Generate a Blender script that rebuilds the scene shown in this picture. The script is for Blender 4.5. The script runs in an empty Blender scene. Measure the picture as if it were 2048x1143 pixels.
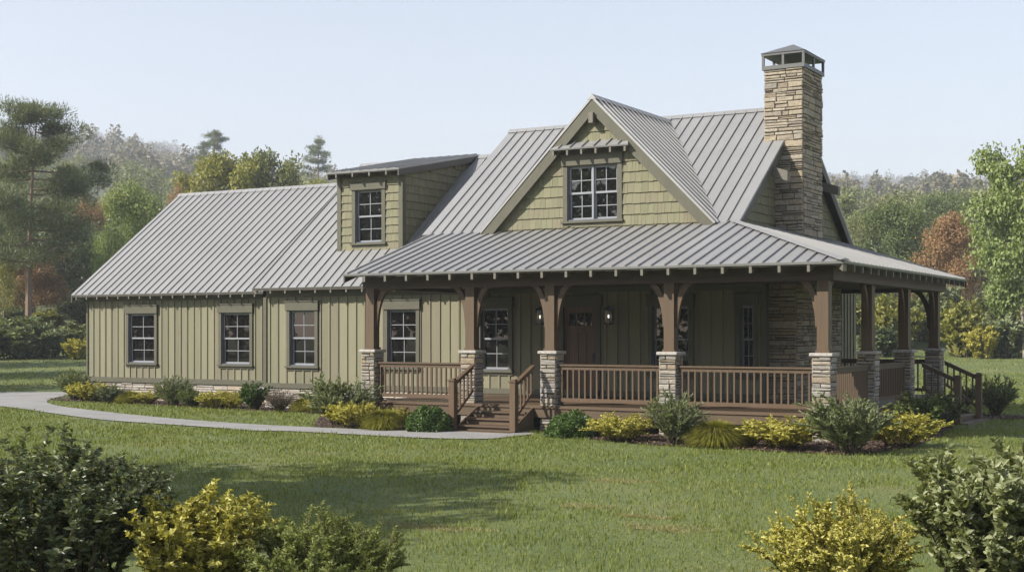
import bpy, math, random
import numpy as np
from mathutils import Vector, Matrix
R = math.radians
scene = bpy.context.scene
col = scene.collection
rng = np.random.default_rng(7)
random.seed(7)

# ------------------------------------------------------------------ camera geometry
YAW = math.atan(1596/2739.)
FW = (-math.sin(YAW), math.cos(YAW)); RT = (math.cos(YAW), math.sin(YAW))
CAM = (8.365, -27.212, 2.24)
def at(x, dep):                      # ground point (x, y) at picture column x and distance dep
    lat = (x-1024)/2739.*dep
    return (CAM[0]+dep*FW[0]+lat*RT[0], CAM[1]+dep*FW[1]+lat*RT[1])
def gp(x, y, z=0.0):                 # ground point seen at picture column x, row y
    return at(x, (CAM[2]-z)*2739./(y-664.))
def sm(a, b, t):
    t = np.clip((t-a)/(b-a), 0, 1); return t*t*(3-2*t)
def terrain(x, y):
    dx = np.asarray(x, float)-CAM[0]; dy = np.asarray(y, float)-CAM[1]
    dep = dx*FW[0]+dy*FW[1]; lat = dx*RT[0]+dy*RT[1]
    q = lat/np.maximum(dep, 30)
    k = 0.100+0.036*(1-sm(-.34, -.12, q))
    z = 0.9*sm(48, 80, dep)+2.0*sm(76, 90, dep)+np.maximum(0, dep-86)*k*sm(80, 120, dep)
    z = z+1.5*np.sin(x*.021+1)*np.sin(y*.017)*sm(110, 200, dep)
    z = z-30*sm(1600, 1700, dep)
    return z
def tz(x, y): return float(terrain(x, y))

# ------------------------------------------------------------------ node materials
def new_mat(name):
    m = bpy.data.materials.new(name); m.use_nodes = True
    nt = m.node_tree; nt.nodes.clear()
    out = nt.nodes.new('ShaderNodeOutputMaterial')
    b = nt.nodes.new('ShaderNodeBsdfPrincipled')
    nt.links.new(b.outputs[0], out.inputs[0])
    return m, nt, b, out
def nd(nt, t, **kw):
    n = nt.nodes.new(t)
    for k, v in kw.items(): setattr(n, k, v)
    return n
def ramp(nt, fac, stops):
    r = nd(nt, 'ShaderNodeValToRGB')
    while len(r.color_ramp.elements) < len(stops): r.color_ramp.elements.new(.5)
    for e, (p, c) in zip(r.color_ramp.elements, stops):
        e.position = p; e.color = (*c, 1) if len(c) == 3 else c
    nt.links.new(fac, r.inputs[0]); return r
def mixc(nt, a, b, fac, mode='MIX'):
    m = nd(nt, 'ShaderNodeMix', data_type='RGBA', blend_type=mode)
    for s, v in ((6, a), (7, b), (0, fac)):
        if hasattr(v, 'links'): nt.links.new(v, m.inputs[s])
        elif s == 0: m.inputs[0].default_value = v
        else: m.inputs[s].default_value = (*v, 1)
    return m.outputs[2]
def pos(nt, scale=(1, 1, 1), rnd=False):
    tc = nd(nt, 'ShaderNodeTexCoord'); mp = nd(nt, 'ShaderNodeMapping')
    mp.inputs['Scale'].default_value = scale
    nt.links.new(tc.outputs['Object'], mp.inputs[0])
    return mp.outputs[0]
def noise(nt, vec, scale, detail=4, rough=.6):
    n = nd(nt, 'ShaderNodeTexNoise'); n.inputs['Scale'].default_value = scale
    n.inputs['Detail'].default_value = detail; n.inputs['Roughness'].default_value = rough
    if vec is not None: nt.links.new(vec, n.inputs['Vector'])
    return n.outputs['Fac']
def island(nt):
    return nd(nt, 'ShaderNodeNewGeometry').outputs['Random Per Island']
def bump(nt, b, h, strength=.3, dist=.02):
    n = nd(nt, 'ShaderNodeBump'); n.inputs['Strength'].default_value = strength; n.inputs['Distance'].default_value = dist
    nt.links.new(h, n.inputs['Height']); nt.links.new(n.outputs[0], b.inputs['Normal'])
def scl(c, k): return tuple(min(1, v*k) for v in c)

def painted(name, c, var=.12, grain=(1, 1, .06), rough=.65, isl=.0, gs=22, bmp=.25):
    m, nt, b, o = new_mat(name)
    v = pos(nt, grain)
    n1 = noise(nt, v, gs, 6, .65); n2 = noise(nt, pos(nt), 1.3, 4)
    r = ramp(nt, n1, [(.25, scl(c, 1-var*1.6)), (.75, scl(c, 1+var))])
    cc = mixc(nt, r.outputs[0], scl(c, .72), nt_f(nt, n2, .5, .8, .5))
    if isl:
        hv = ramp(nt, island(nt), [(0, scl((c[0]*.94, c[1]*1.03, c[2]*.9), 1-isl)), (.35, scl((c[0]*1.08, c[1]*.97, c[2]*1.02), 1-isl*.2)), (.65, scl((c[0]*.95, c[1]*1.03, c[2]*.92), 1+isl*.2)), (1, scl((c[0]*1.04, c[1]*1.0, c[2]*.98), 1+isl))])
        cc = mixc(nt, cc, hv.outputs[0], .65)
    nt.links.new(cc, b.inputs['Base Color'])
    b.inputs['Roughness'].default_value = rough
    bump(nt, b, n1, bmp, .008)
    return m
def nt_f(nt, fac, a, b, k=1.0):
    mr = nd(nt, 'ShaderNodeMapRange'); mr.inputs[1].default_value = a; mr.inputs[2].default_value = b
    mr.inputs[3].default_value = 0; mr.inputs[4].default_value = k
    nt.links.new(fac, mr.inputs[0]); return mr.outputs[0]

M = {}
M['siding'] = painted('siding_paint', (.180, .170, .110), .28, (1, 1, .05), .72, isl=.26)
M['trim'] = painted('trim_paint', (.086, .081, .052), .14, (1, 1, .3), .62)
M['shingle'] = painted('cedar_shingle', (.170, .160, .096), .22, (1, 1, .07), .75, isl=.15, gs=30, bmp=.4)
M['tail'] = painted('rafter_paint', (.135, .122, .096), .15, (1, 1, 1), .6)
M['darktrim'] = painted('dark_trim', (.075, .07, .055), .1, (1, 1, .3), .6)
M['wood'] = painted('stained_timber', (.092, .056, .030), .50, (1, 1, .05), .58, isl=.18, gs=17)
M['beam'] = painted('dark_beam', (.075, .045, .032), .25, (.05, .3, 1), .6, gs=26)
M['deck'] = painted('deck_boards', (.096, .062, .036), .45, (.05, 1, 1), .55, isl=.15, gs=24)
M['doorwood'] = painted('door_wood', (.125, .062, .034), .3, (1, 1, .05), .45, gs=24)
M['sash'] = painted('sash_paint', (.25, .26, .28), .06, (1, 1, 1), .45, bmp=.05)
M['jamb'] = painted('jamb_paint', (.10, .11, .13), .05, (1, 1, 1), .5, bmp=.05)
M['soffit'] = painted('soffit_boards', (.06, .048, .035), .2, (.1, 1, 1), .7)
def metal_roof():
    m, nt, b, o = new_mat('standing_seam_metal')
    n1 = noise(nt, pos(nt, (1, 1, 1)), .55, 5, .6); n2 = noise(nt, pos(nt, (3, .4, .4)), 3, 5)
    c = (.305, .302, .294)
    r = ramp(nt, n1, [(.3, scl(c, .88)), (.7, scl(c, 1.07))])
    isl = ramp(nt, island(nt), [(0, scl(c, .93)), (1, scl(c, 1.05))])
    cc = mixc(nt, r.outputs[0], isl.outputs[0], .35)
    cc = mixc(nt, cc, (.19, .18, .17), nt_f(nt, n2, .5, .85, .5))
    nt.links.new(cc, b.inputs['Base Color'])
    b.inputs['Metallic'].default_value = .35
    rr = nd(nt, 'ShaderNodeMapRange'); rr.inputs[3].default_value = .34; rr.inputs[4].default_value = .6
    nt.links.new(n2, rr.inputs[0]); nt.links.new(rr.outputs[0], b.inputs['Roughness'])
    bump(nt, b, n1, .1, .03)
    return m
M['roof'] = metal_roof()
def stone_mat(name, stops):
    m, nt, b, o = new_mat(name)
    isl = ramp(nt, island(nt), stops)
    n1 = noise(nt, pos(nt, (1, 1, 2.2)), 9, 8, .7); n2 = noise(nt, pos(nt), 45, 4, .7)
    dk = ramp(nt, n1, [(.3, (.55, .53, .5)), (.55, (1, 1, 1)), (.8, (1.0, .93, .84))])
    cc = mixc(nt, isl.outputs[0], dk.outputs[0], 1.0, 'MULTIPLY')
    sp = ramp(nt, n2, [(.35, (.72, .72, .72)), (.6, (1, 1, 1))])
    cc = mixc(nt, cc, sp.outputs[0], .8, 'MULTIPLY')
    nt.links.new(cc, b.inputs['Base Color']); b.inputs['Roughness'].default_value = .85
    bump(nt, b, n1, .7, .03)
    return m
M['stone'] = stone_mat('ledge_stone', [(0, (.20, .185, .165)), (.18, (.38, .35, .305)), (.36, (.34, .275, .185)), (.5, (.27, .255, .235)), (.68, (.43, .40, .36)), (.84, (.30, .235, .16)), (1, (.35, .335, .31))])
M['stonepale'] = stone_mat('pale_ledge_stone', [(0, (.33, .29, .25)), (.25, (.46, .41, .35)), (.45, (.44, .36, .27)), (.6, (.40, .38, .36)), (.8, (.52, .47, .41)), (1, (.37, .30, .22))])
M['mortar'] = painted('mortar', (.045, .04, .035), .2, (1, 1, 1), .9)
M['chimneystone'] = stone_mat('chimney_ledge_stone', [(0, (.24, .20, .155)), (.2, (.41, .355, .27)), (.4, (.38, .305, .20)), (.58, (.29, .26, .22)), (.78, (.45, .395, .31)), (1, (.26, .205, .145))])
M['capstone'] = stone_mat('cap_stone', [(0, (.40, .38, .36)), (1, (.46, .43, .39))])
M['capmetal'] = painted('chimney_cap_paint', (.105, .105, .10), .08, (1, 1, 1), .45, bmp=.03)
M['blackmetal'] = painted('black_iron', (.02, .02, .02), .1, (1, 1, 1), .5, bmp=.03)
def glass(name, c, spec=.9):
    m, nt, b, o = new_mat(name)
    b.inputs['Base Color'].default_value = (*c, 1); b.inputs['Roughness'].default_value = .015
    b.inputs['IOR'].default_value = 1.55; b.inputs['Specular IOR Level'].default_value = spec
    n = noise(nt, pos(nt), 2.2, 1, .4); bump(nt, b, n, .06, .01)
    return m
M['glass'] = glass('window_glass', (.006, .005, .0045), .5)
M['glassup'] = glass('upper_window_glass', (.005, .005, .005), 1.0)
def lampglass():
    m, nt, b, o = new_mat('lit_bulb')
    b.inputs['Emission Color'].default_value = (1, .88, .7, 1); b.inputs['Emission Strength'].default_value = 1.2
    b.inputs['Base Color'].default_value = (.8, .8, .78, 1); return m
M['bulb'] = lampglass()
def lanternglass():
    m, nt, b, o = new_mat('lantern_glass')
    b.inputs['Base Color'].default_value = (.45, .46, .46, 1); b.inputs['Roughness'].default_value = .2
    b.inputs['Alpha'].default_value = .35; return m
M['lantern'] = lanternglass()
def concrete():
    m, nt, b, o = new_mat('concrete_path')
    n1 = noise(nt, pos(nt), .8, 6, .65); n2 = noise(nt, pos(nt), 60, 3)
    r = ramp(nt, n1, [(.3, (.205, .198, .19)), (.7, (.285, .277, .268))])
    cc = mixc(nt, r.outputs[0], (.19, .185, .175), nt_f(nt, n2, .5, .8, .5))
    nt.links.new(cc, b.inputs['Base Color']); b.inputs['Roughness'].default_value = .9
    bump(nt, b, n2, .3, .004); return m
M['concrete'] = concrete()
def ground_mat():
    m, nt, b, o = new_mat('lawn_soil')
    n1 = noise(nt, pos(nt), .35, 6, .6); n2 = noise(nt, pos(nt), 14, 5, .7)
    r = ramp(nt, n1, [(.3, (.085, .115, .028)), (.55, (.125, .150, .040)), (.75, (.17, .16, .06))])
    cc = mixc(nt, r.outputs[0], (.03, .05, .012), nt_f(nt, n2, .45, .7, .75))
    # far slopes: woodland floor
    sp = nd(nt, 'ShaderNodeSeparateXYZ'); nt.links.new(pos(nt), sp.inputs[0])
    cc = mixc(nt, cc, (.075, .085, .035), nt_f(nt, sp.outputs['Z'], 1.0, 3.0, 1))
    nt.links.new(cc, b.inputs['Base Color']); b.inputs['Roughness'].default_value = .95
    bump(nt, b, n2, .6, .04); return m
M['ground'] = ground_mat()
def mulch_mat():
    m, nt, b, o = new_mat('bark_mulch')
    n2 = noise(nt, pos(nt), 30, 5, .7)
    r = ramp(nt, n2, [(.3, (.025, .016, .011)), (.7, (.085, .052, .035))])
    nt.links.new(r.outputs[0], b.inputs['Base Color']); b.inputs['Roughness'].default_value = .95
    bump(nt, b, n2, 1, .03); return m
M['mulch'] = mulch_mat()
def chip_mat():
    m, nt, b, o = new_mat('bark_chip')
    r = ramp(nt, island(nt), [(0, (.04, .022, .014)), (.6, (.10, .058, .038)), (1, (.20, .135, .09))])
    nt.links.new(r.outputs[0], b.inputs['Base Color']); b.inputs['Roughness'].default_value = .9
    return m
M['chip'] = chip_mat()
def leaf(name, c0, c1, c2, trans=.28, rough=.5, spec=.35):
    m, nt, b, o = new_mat(name)
    r = ramp(nt, island(nt), [(0, c0), (.5, c1), (1, c2)])
    n1 = noise(nt, pos(nt), 1.1, 3)
    cc = mixc(nt, r.outputs[0], scl(c0, .8), nt_f(nt, n1, .5, .75, .45))
    nt.links.new(cc, b.inputs['Base Color']); b.inputs['Roughness'].default_value = rough
    b.inputs['Specular IOR Level'].default_value = spec
    t = nd(nt, 'ShaderNodeBsdfTranslucent')
    tc = mixc(nt, cc, (1.0, 1.0, .45), .9, 'MULTIPLY'); nt.links.new(tc, t.inputs[0])
    mx = nd(nt, 'ShaderNodeMixShader'); mx.inputs[0].default_value = trans
    nt.links.new(b.outputs[0], mx.inputs[1]); nt.links.new(t.outputs[0], mx.inputs[2])
    nt.links.new(mx.outputs[0], o.inputs[0]); return m
def bark(name, c):
    return painted(name, c, .35, (1, 1, .2), .9, gs=9, bmp=.8)
def grass_mat():
    m, nt, b, o = new_mat('grass_blade')
    r = ramp(nt, island(nt), [(0, (.105, .144, .022)), (.5, (.175, .212, .034)), (1, (.285, .295, .075))])
    big = noise(nt, pos(nt), .45, 4, .6); mid = noise(nt, pos(nt), 2.6, 4, .65)
    c = mixc(nt, r.outputs[0], (.085, .130, .018), nt_f(nt, mid, .52, .72, .6))
    c = mixc(nt, c, (.28, .26, .070), nt_f(nt, big, .50, .72, .55))
    nt.links.new(c, b.inputs['Base Color']); b.inputs['Roughness'].default_value = .5; b.inputs['Specular IOR Level'].default_value = .3
    t = nd(nt, 'ShaderNodeBsdfTranslucent'); nt.links.new(mixc(nt, c, (1, 1, .5), .9, 'MULTIPLY'), t.inputs[0])
    mx = nd(nt, 'ShaderNodeMixShader'); mx.inputs[0].default_value = .38
    nt.links.new(b.outputs[0], mx.inputs[1]); nt.links.new(t.outputs[0], mx.inputs[2]); nt.links.new(mx.outputs[0], o.inputs[0]); return m
M['grass'] = grass_mat()
M['drygrass'] = leaf('dry_grass_blade', (.20, .175, .07), (.29, .26, .11), (.36, .32, .15), .3)
M['l_dark'] = leaf('dark_leaf', (.070, .092, .038), (.125, .155, .065), (.23, .26, .13), .32, .38, .6)
M['l_mid'] = leaf('mid_leaf', (.085, .118, .036), (.130, .170, .050), (.20, .24, .085), .36)
M['l_gold'] = leaf('gold_leaf', (.33, .31, .055), (.47, .43, .085), (.60, .55, .17), .36)
M['l_fggold'] = leaf('pale_gold_leaf', (.35, .335, .075), (.52, .485, .12), (.68, .62, .22), .36)
M['l_fgpine'] = leaf('dwarf_pine_needle', (.19, .225, .065), (.28, .32, .10), (.40, .43, .18), .38)
M['l_rose'] = leaf('grey_green_needle', (.155, .185, .090), (.24, .275, .140), (.34, .375, .215), .34)
M['l_ball'] = leaf('boxwood_leaf', (.045, .085, .018), (.080, .140, .030), (.14, .21, .055), .32, .4, .5)
M['l_mound'] = leaf('olive_blade', (.155, .16, .018), (.235, .23, .030), (.34, .32, .07), .34)
M['l_brown'] = leaf('dry_twig_leaf', (.16, .12, .10), (.25, .20, .165), (.35, .30, .25), .2)
M['l_yg'] = leaf('yellow_green_leaf', (.20, .21, .05), (.31, .305, .075), (.42, .40, .13), .40)
M['l_olive'] = leaf('olive_leaf', (.14, .16, .060), (.215, .235, .095), (.30, .315, .15), .36)
M['l_bright'] = leaf('bright_leaf', (.120, .160, .042), (.195, .240, .072), (.29, .33, .13), .38)
M['l_vivid'] = leaf('vivid_leaf', (.16, .215, .060), (.255, .32, .10), (.36, .41, .17), .40)
M['l_fgdark'] = leaf('dark_bush_leaf', (.080, .105, .044), (.145, .175, .075), (.27, .30, .155), .32, .38, .6)  # own dark green of the left foreground bush
M['l_fgleaf'] = leaf('broad_bush_leaf', (.16, .185, .078), (.24, .265, .12), (.36, .38, .20), .36, .42, .5)
M['l_pine'] = leaf('pine_needle', (.085, .108, .046), (.140, .168, .072), (.22, .245, .115), .28)
M['l_rust'] = leaf('rust_leaf', (.25, .14, .065), (.36, .215, .105), (.45, .30, .16), .36)
M['l_tan'] = leaf('tan_leaf', (.26, .20, .10), (.37, .30, .16), (.45, .39, .22), .34)
M['l_far'] = leaf('far_leaf', (.12, .13, .07), (.20, .19, .11), (.30, .22, .14), .3)
M['bark'] = bark('grey_bark', (.16, .13, .105))
M['barkpine'] = bark('pine_bark', (.20, .135, .095))
M['barkpale'] = bark('pale_bark', (.36, .32, .27))
M['twig'] = bark('twig_bark', (.10, .075, .05))

# ------------------------------------------------------------------ scene helpers
def tag(o, label=None, cat=None, group=None, kind=None):
    if label: o['label'] = label
    if cat: o['category'] = cat
    if group: o['group'] = group
    if kind: o['kind'] = kind
    return o
def empty(name, loc=(0, 0, 0), rz=0, parent=None):
    o = bpy.data.objects.new(name, None); col.objects.link(o); o.location = loc; o.rotation_euler.z = rz
    o.empty_display_size = .3
    if parent: o.parent = parent
    return o
class MB:
    def __init__(s): s.v = []; s.f = []
    def add(s, vs, fs):
        n = len(s.v); s.v.extend([tuple(v) for v in vs]); s.f.extend([tuple(i+n for i in f) for f in fs]); return s
    def box(s, x0, x1, y0, y1, z0, z1):
        if x0 > x1: x0, x1 = x1, x0
        if y0 > y1: y0, y1 = y1, y0
        if z0 > z1: z0, z1 = z1, z0
        return s.add([(x0,y0,z0),(x1,y0,z0),(x1,y1,z0),(x0,y1,z0),(x0,y0,z1),(x1,y0,z1),(x1,y1,z1),(x0,y1,z1)],
              [(0,3,2,1),(4,5,6,7),(0,1,5,4),(1,2,6,5),(2,3,7,6),(3,0,4,7)])
    def obox(s, o, a, b, c):       # oriented box: corner o, edge vectors a, b, c
        o, a, b, c = map(Vector, (o, a, b, c))
        vs = [o, o+a, o+a+b, o+b, o+c, o+a+c, o+a+b+c, o+b+c]
        f = [(0,3,2,1),(4,5,6,7),(0,1,5,4),(1,2,6,5),(2,3,7,6),(3,0,4,7)]
        if a.cross(b).dot(c) < 0: f = [tuple(reversed(q)) for q in f]
        return s.add(vs, f)
    def prism(s, poly, d):         # polygon (3-D points) extruded by d
        d = Vector(d); n = len(poly); p = [Vector(q) for q in poly]
        nrm = Vector((0, 0, 0))
        for i in range(n): nrm += p[i].cross(p[(i+1) % n])
        if nrm.dot(d) > 0: p.reverse()
        fs = [tuple(range(n)), tuple(range(2*n-1, n-1, -1))]
        fs += [(i, i+n, (i+1) % n+n, (i+1) % n) for i in range(n)]
        return s.add(p+[q+d for q in p], fs)
    def tube(s, pts, rads, seg=6):
        pts = [Vector(p) for p in pts]; n0 = len(s.v)
        for i, p in enumerate(pts):
            t = (pts[min(i+1, len(pts)-1)]-pts[max(i-1, 0)]).normalized()
            up = Vector((0, 0, 1)) if abs(t.z) < .9 else Vector((1, 0, 0))
            a = t.cross(up).normalized(); b = t.cross(a)
            for k in range(seg):
                w = 2*math.pi*k/seg
                s.v.append(tuple(p+(a*math.cos(w)+b*math.sin(w))*rads[i]))
        for i in range(len(pts)-1):
            for k in range(seg):
                q = n0+i*seg
                s.f.append((q+k, q+(k+1) % seg, q+seg+(k+1) % seg, q+seg+k))
        s.f.append(tuple(range(n0+(len(pts)-1)*seg, n0+len(pts)*seg)))
        return s
    def mesh(s, name, mat):
        me = bpy.data.meshes.new(name); me.from_pydata(s.v, [], s.f); me.materials.append(mat); me.update(); return me
    def build(s, name, mat, parent=None, bevel=0):
        o = bpy.data.objects.new(name, s.mesh(name, mat)); col.objects.link(o)
        if parent: o.parent = parent
        if bevel:
            m = o.modifiers.new('bevel', 'BEVEL'); m.width = bevel; m.segments = 1; m.limit_method = 'ANGLE'
        return o
def inst(me, name, loc, parent=None, rz=0):
    o = bpy.data.objects.new(name, me); col.objects.link(o); o.location = loc; o.rotation_euler.z = rz
    if parent: o.parent = parent
    return o
def np_mesh(name, V, F, mat, smooth=False):
    me = bpy.data.meshes.new(name); V = np.asarray(V, np.float32); F = np.asarray(F, np.int32)
    k = F.shape[1]
    me.vertices.add(len(V)); me.vertices.foreach_set('co', V.ravel())
    me.loops.add(F.size); me.loops.foreach_set('vertex_index', F.ravel())
    me.polygons.add(len(F)); me.polygons.foreach_set('loop_start', np.arange(0, F.size, k, dtype=np.int32))
    if hasattr(me, 'update'): me.update(calc_edges=True)
    me.materials.append(mat)
    if smooth: me.polygons.foreach_set('use_smooth', np.ones(len(F), bool))
    return me
def np_obj(name, V, F, mat, parent=None):
    o = bpy.data.objects.new(name, np_mesh(name, V, F, mat)); col.objects.link(o)
    if parent: o.parent = parent
    return o
# ------------------------------------------------------------------ surfaces of the house
def clip_line(poly, u):              # v-intervals where the vertical line at u lies inside the 2-D polygon
    vs = []
    n = len(poly)
    for i in range(n):
        (u0, v0), (u1, v1) = poly[i], poly[(i+1) % n]
        if (u0-u)*(u1-u) < 0: vs.append(v0+(v1-v0)*(u-u0)/(u1-u0))
    vs.sort(); return list(zip(vs[::2], vs[1::2]))
def roof_plane(mb, poly, u_dir, spacing=.31, thick=.05, phase=.1, rib_h=.036, rib_w=.02):
    P3 = [Vector(p) for p in poly]; o = P3[0]; u = Vector(u_dir).normalized()
    n = Vector((0, 0, 0))
    for i in range(len(P3)): n += (P3[i]-o).cross(P3[(i+1) % len(P3)]-o)
    n.normalize()
    if n.z < 0: n = -n
    v = n.cross(u)
    if v.z < 0: v = -v
    p2 = [((p-o).dot(u), (p-o).dot(v)) for p in P3]
    umin = min(p[0] for p in p2); umax = max(p[0] for p in p2)
    # one pan per seam bay, so every sheet is an island of its own
    cuts = [umin]; k = umin+phase
    while k < umax-.03:
        if k > umin+.03: cuts.append(k)
        k += spacing
    cuts.append(umax)
    for a, b in zip(cuts, cuts[1:]):
        pts = clip_poly(p2, a, b)
        if len(pts) < 3: continue
        mb.prism([o+u*q[0]+v*q[1] for q in pts], -n*thick)
    for k in cuts[1:-1]:
        for a, b in clip_line(p2, k):
            if b-a < .05: continue
            mb.obox(o+u*(k-rib_w/2)+v*(a+.004)+n*.002, u*rib_w, v*(b-a-.008), n*rib_h)
def clip_poly(p, a, b):
    for s, c in ((1, a), (-1, b)):
        out = []
        for i in range(len(p)):
            A, B = p[i], p[(i+1) % len(p)]
            da, db = s*(A[0]-c), s*(B[0]-c)
            if da >= 0: out.append(A)
            if da*db < 0:
                t = da/(da-db); out.append((A[0]+(B[0]-A[0])*t, A[1]+(B[1]-A[1])*t))
        p = out
        if len(p) < 3: return []
    return p
def cells(W0, W1, H0, H1, holes):
    us = sorted({W0, W1, *[h[0] for h in holes], *[h[1] for h in holes]})
    zs = sorted({H0, H1, *[h[2] for h in holes], *[h[3] for h in holes]})
    for a, b in zip(us, us[1:]):
        for c, d in zip(zs, zs[1:]):
            m, k = (a+b)/2, (c+d)/2
            if not any(h[0] < m < h[1] and h[2] < k < h[3] for h in holes): yield a, b, c, d
def board_wall(mb, o, u, n, W, H, holes=(), spacing=.3, phase=.15, thick=.05):
    # board-and-batten: o = lower corner, u along, n outward; holes (u0,u1,z0,z1)
    o, u, n = Vector(o), Vector(u), Vector(n); z = Vector((0, 0, 1))
    xs = [0]; k = phase
    while k < W-.04:
        xs.append(k); k += spacing
    xs.append(W)
    for a, b in zip(xs, xs[1:]):
        hs = [(max(h[0], a), min(h[1], b), h[2], h[3]) for h in holes if h[0] < b and h[1] > a]
        off = random.uniform(-.002, .002)
        for p, q, c, d in cells(a, b, 0, H, hs):
            mb.obox(o+u*p+z*c+n*(off-thick), u*(q-p), n*thick, z*(d-c))
    for k in xs[1:-1]:
        segs = [(0, H)]
        for h in holes:
            if h[0]-.03 < k < h[1]+.03:
                segs = [s for a, b in segs for s in ((a, min(b, h[2])), (max(a, h[3]), b)) if s[1]-s[0] > .02]
        for a, b in segs: mb.obox(o+u*(k-.024)+z*a+n*.003, u*.048, n*.024, z*(b-a))
def shingle_wall(mb, o, u, n, rows, holes=(), expo=.235, seed=1):
    # rows(z) -> list of (u0,u1) spans at height z above o
    rg = random.Random(seed); o, u, n = Vector(o), Vector(u), Vector(n); z = Vector((0, 0, 1))
    k = 0
    while True:
        sp = rows(k*expo+expo*.5)
        if sp is None: break
        for a, b in sp:
            x = a-rg.random()*.15
            while x < b-.01:
                w = rg.choice((.09, .115, .14, .17, .21)); x0, x1 = max(x, a), min(x+w, b); x += w+.002
                if x1-x0 < .02: continue
                hs = [h for h in holes if h[0] < x1 and h[1] > x0]
                dz = rg.uniform(-.006, .006); z0 = k*expo+dz; z1 = k*expo+expo+.05
                for h in hs:
                    if z0 < h[3] and z1 > h[2]:
                        if h[0] <= (x0+x1)/2 <= h[1]:
                            if z0 < h[2]: z1 = min(z1, h[2]+.02)
                            elif z1 > h[3]: z0 = max(z0, h[3]-.02)
                            else: z1 = z0
                        elif x0 < h[0]: x1 = min(x1, h[0]+.01)
                        else: x0 = max(x0, h[1]-.01)
                if z1-z0 < .03 or x1-x0 < .015: continue
                t = .040+rg.uniform(-.003, .003)
                A = o+u*x0+z*z0; B = o+u*(x1-.003)+z*z0; C = o+u*(x1-.003)+z*z1; D = o+u*x0+z*z1
                mb.add([A, B, C, D, A+n*t, B+n*t, C+n*.004, D+n*.004],
                       [(0, 3, 2, 1), (4, 5, 6, 7), (0, 1, 5, 4), (1, 2, 6, 5), (2, 3, 7, 6), (3, 0, 4, 7)])
        k += 1
def ledge(mb, o, u, n, W, H, seed=0, hmin=.045, hmax=.12, lmin=.12, lmax=.42, dep=.035, e0=0, e1=0, rows=None):
    # ledgestone facing: courses of uneven stones with chipped edges
    rg = random.Random(seed); o, u, n = Vector(o), Vector(u), Vector(n); z = Vector((0, 0, 1))
    y = 0
    while y < H-.01:
        h = rg.uniform(hmin, hmax)
        if H-y-h < hmin: h = H-y
        x = -e0
        while x < W+e1-.005:
            l = rg.uniform(lmin, lmax)*(1.25 if h > .09 else 1)
            if W+e1-x-l < lmin: l = W+e1-x
            parts = [(x, x+l, y, y+h)]
            if h > .085 and rg.random() < .3: s = y+h*rg.uniform(.4, .6); parts = [(x, x+l, y, s), (x, x+l, s, y+h)]
            for (a, b, c, d) in parts:
                g = .009; j = lambda s=.006: rg.uniform(-s, s)
                t = rg.uniform(.25, 1)*dep+.012
                bv = min(.016, (d-c)*.28)
                q = [(a+g, c+g), (b-g, c+g), (b-g, d-g), (a+g, d-g)]
                q = [(p0+j(.008), p1+j()) for p0, p1 in q]
                cx, cz = (a+b)/2, (c+d)/2
                back = [o+u*p0+z*p1-n*.02 for p0, p1 in q]
                mid = [o+u*p0+z*p1+n*(t*.72+j(.004)) for p0, p1 in q]
                fr = [o+u*(p0+(bv if p0 < cx else -bv))+z*(p1+(bv if p1 < cz else -bv))+n*(t+j(.006)) for p0, p1 in q]
                f = [(8, 9, 10, 11)]
                for s in (0, 4):
                    for i in range(4): f.append((s+i, s+(i+1) % 4, s+4+(i+1) % 4, s+4+i))
                if u.cross(z).dot(n) < 0: f = [tuple(reversed(k)) for k in f]
                mb.add(back+mid+fr, f)
            x += l
        y += h
def stone_box(mb, x0, x1, y0, y1, z0, z1, seed, faces='fblr', **kw):
    H = z1-z0
    if 'f' in faces: ledge(mb, (x0, y0, z0), (1, 0, 0), (0, -1, 0), x1-x0, H, seed, e0=.02, e1=.02, **kw)
    if 'r' in faces: ledge(mb, (x1, y0, z0), (0, 1, 0), (1, 0, 0), y1-y0, H, seed+1, **kw)
    if 'b' in faces: ledge(mb, (x1, y1, z0), (-1, 0, 0), (0, 1, 0), x1-x0, H, seed+2, e0=.02, e1=.02, **kw)
    if 'l' in faces: ledge(mb, (x0, y1, z0), (0, -1, 0), (-1, 0, 0), y1-y0, H, seed+3, **kw)

# ------------------------------------------------------------------ the house
house = empty('timber_house', (-10, 4.4, 0))
tag(house, 'olive board and batten house with grey metal roofs, stone chimney and wraparound timber porch', 'house')
def hp(mb, name, mat, parent=None, bevel=0, label=None):     # a part (or a sub-part) of the house
    c = Vector((0, 0, 0))
    if parent is None:
        mb.v = [tuple(Vector(v)-house.location) for v in mb.v]; parent = house
    o = mb.build(name, M[mat], parent, bevel)
    if label: o['label'] = label
    return o
def sub(mb, name, mat, parent, bevel=0):
    mb.v = [tuple(Vector(v)-house.location) for v in mb.v]
    return mb.build(name, M[mat], parent, bevel)

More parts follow.
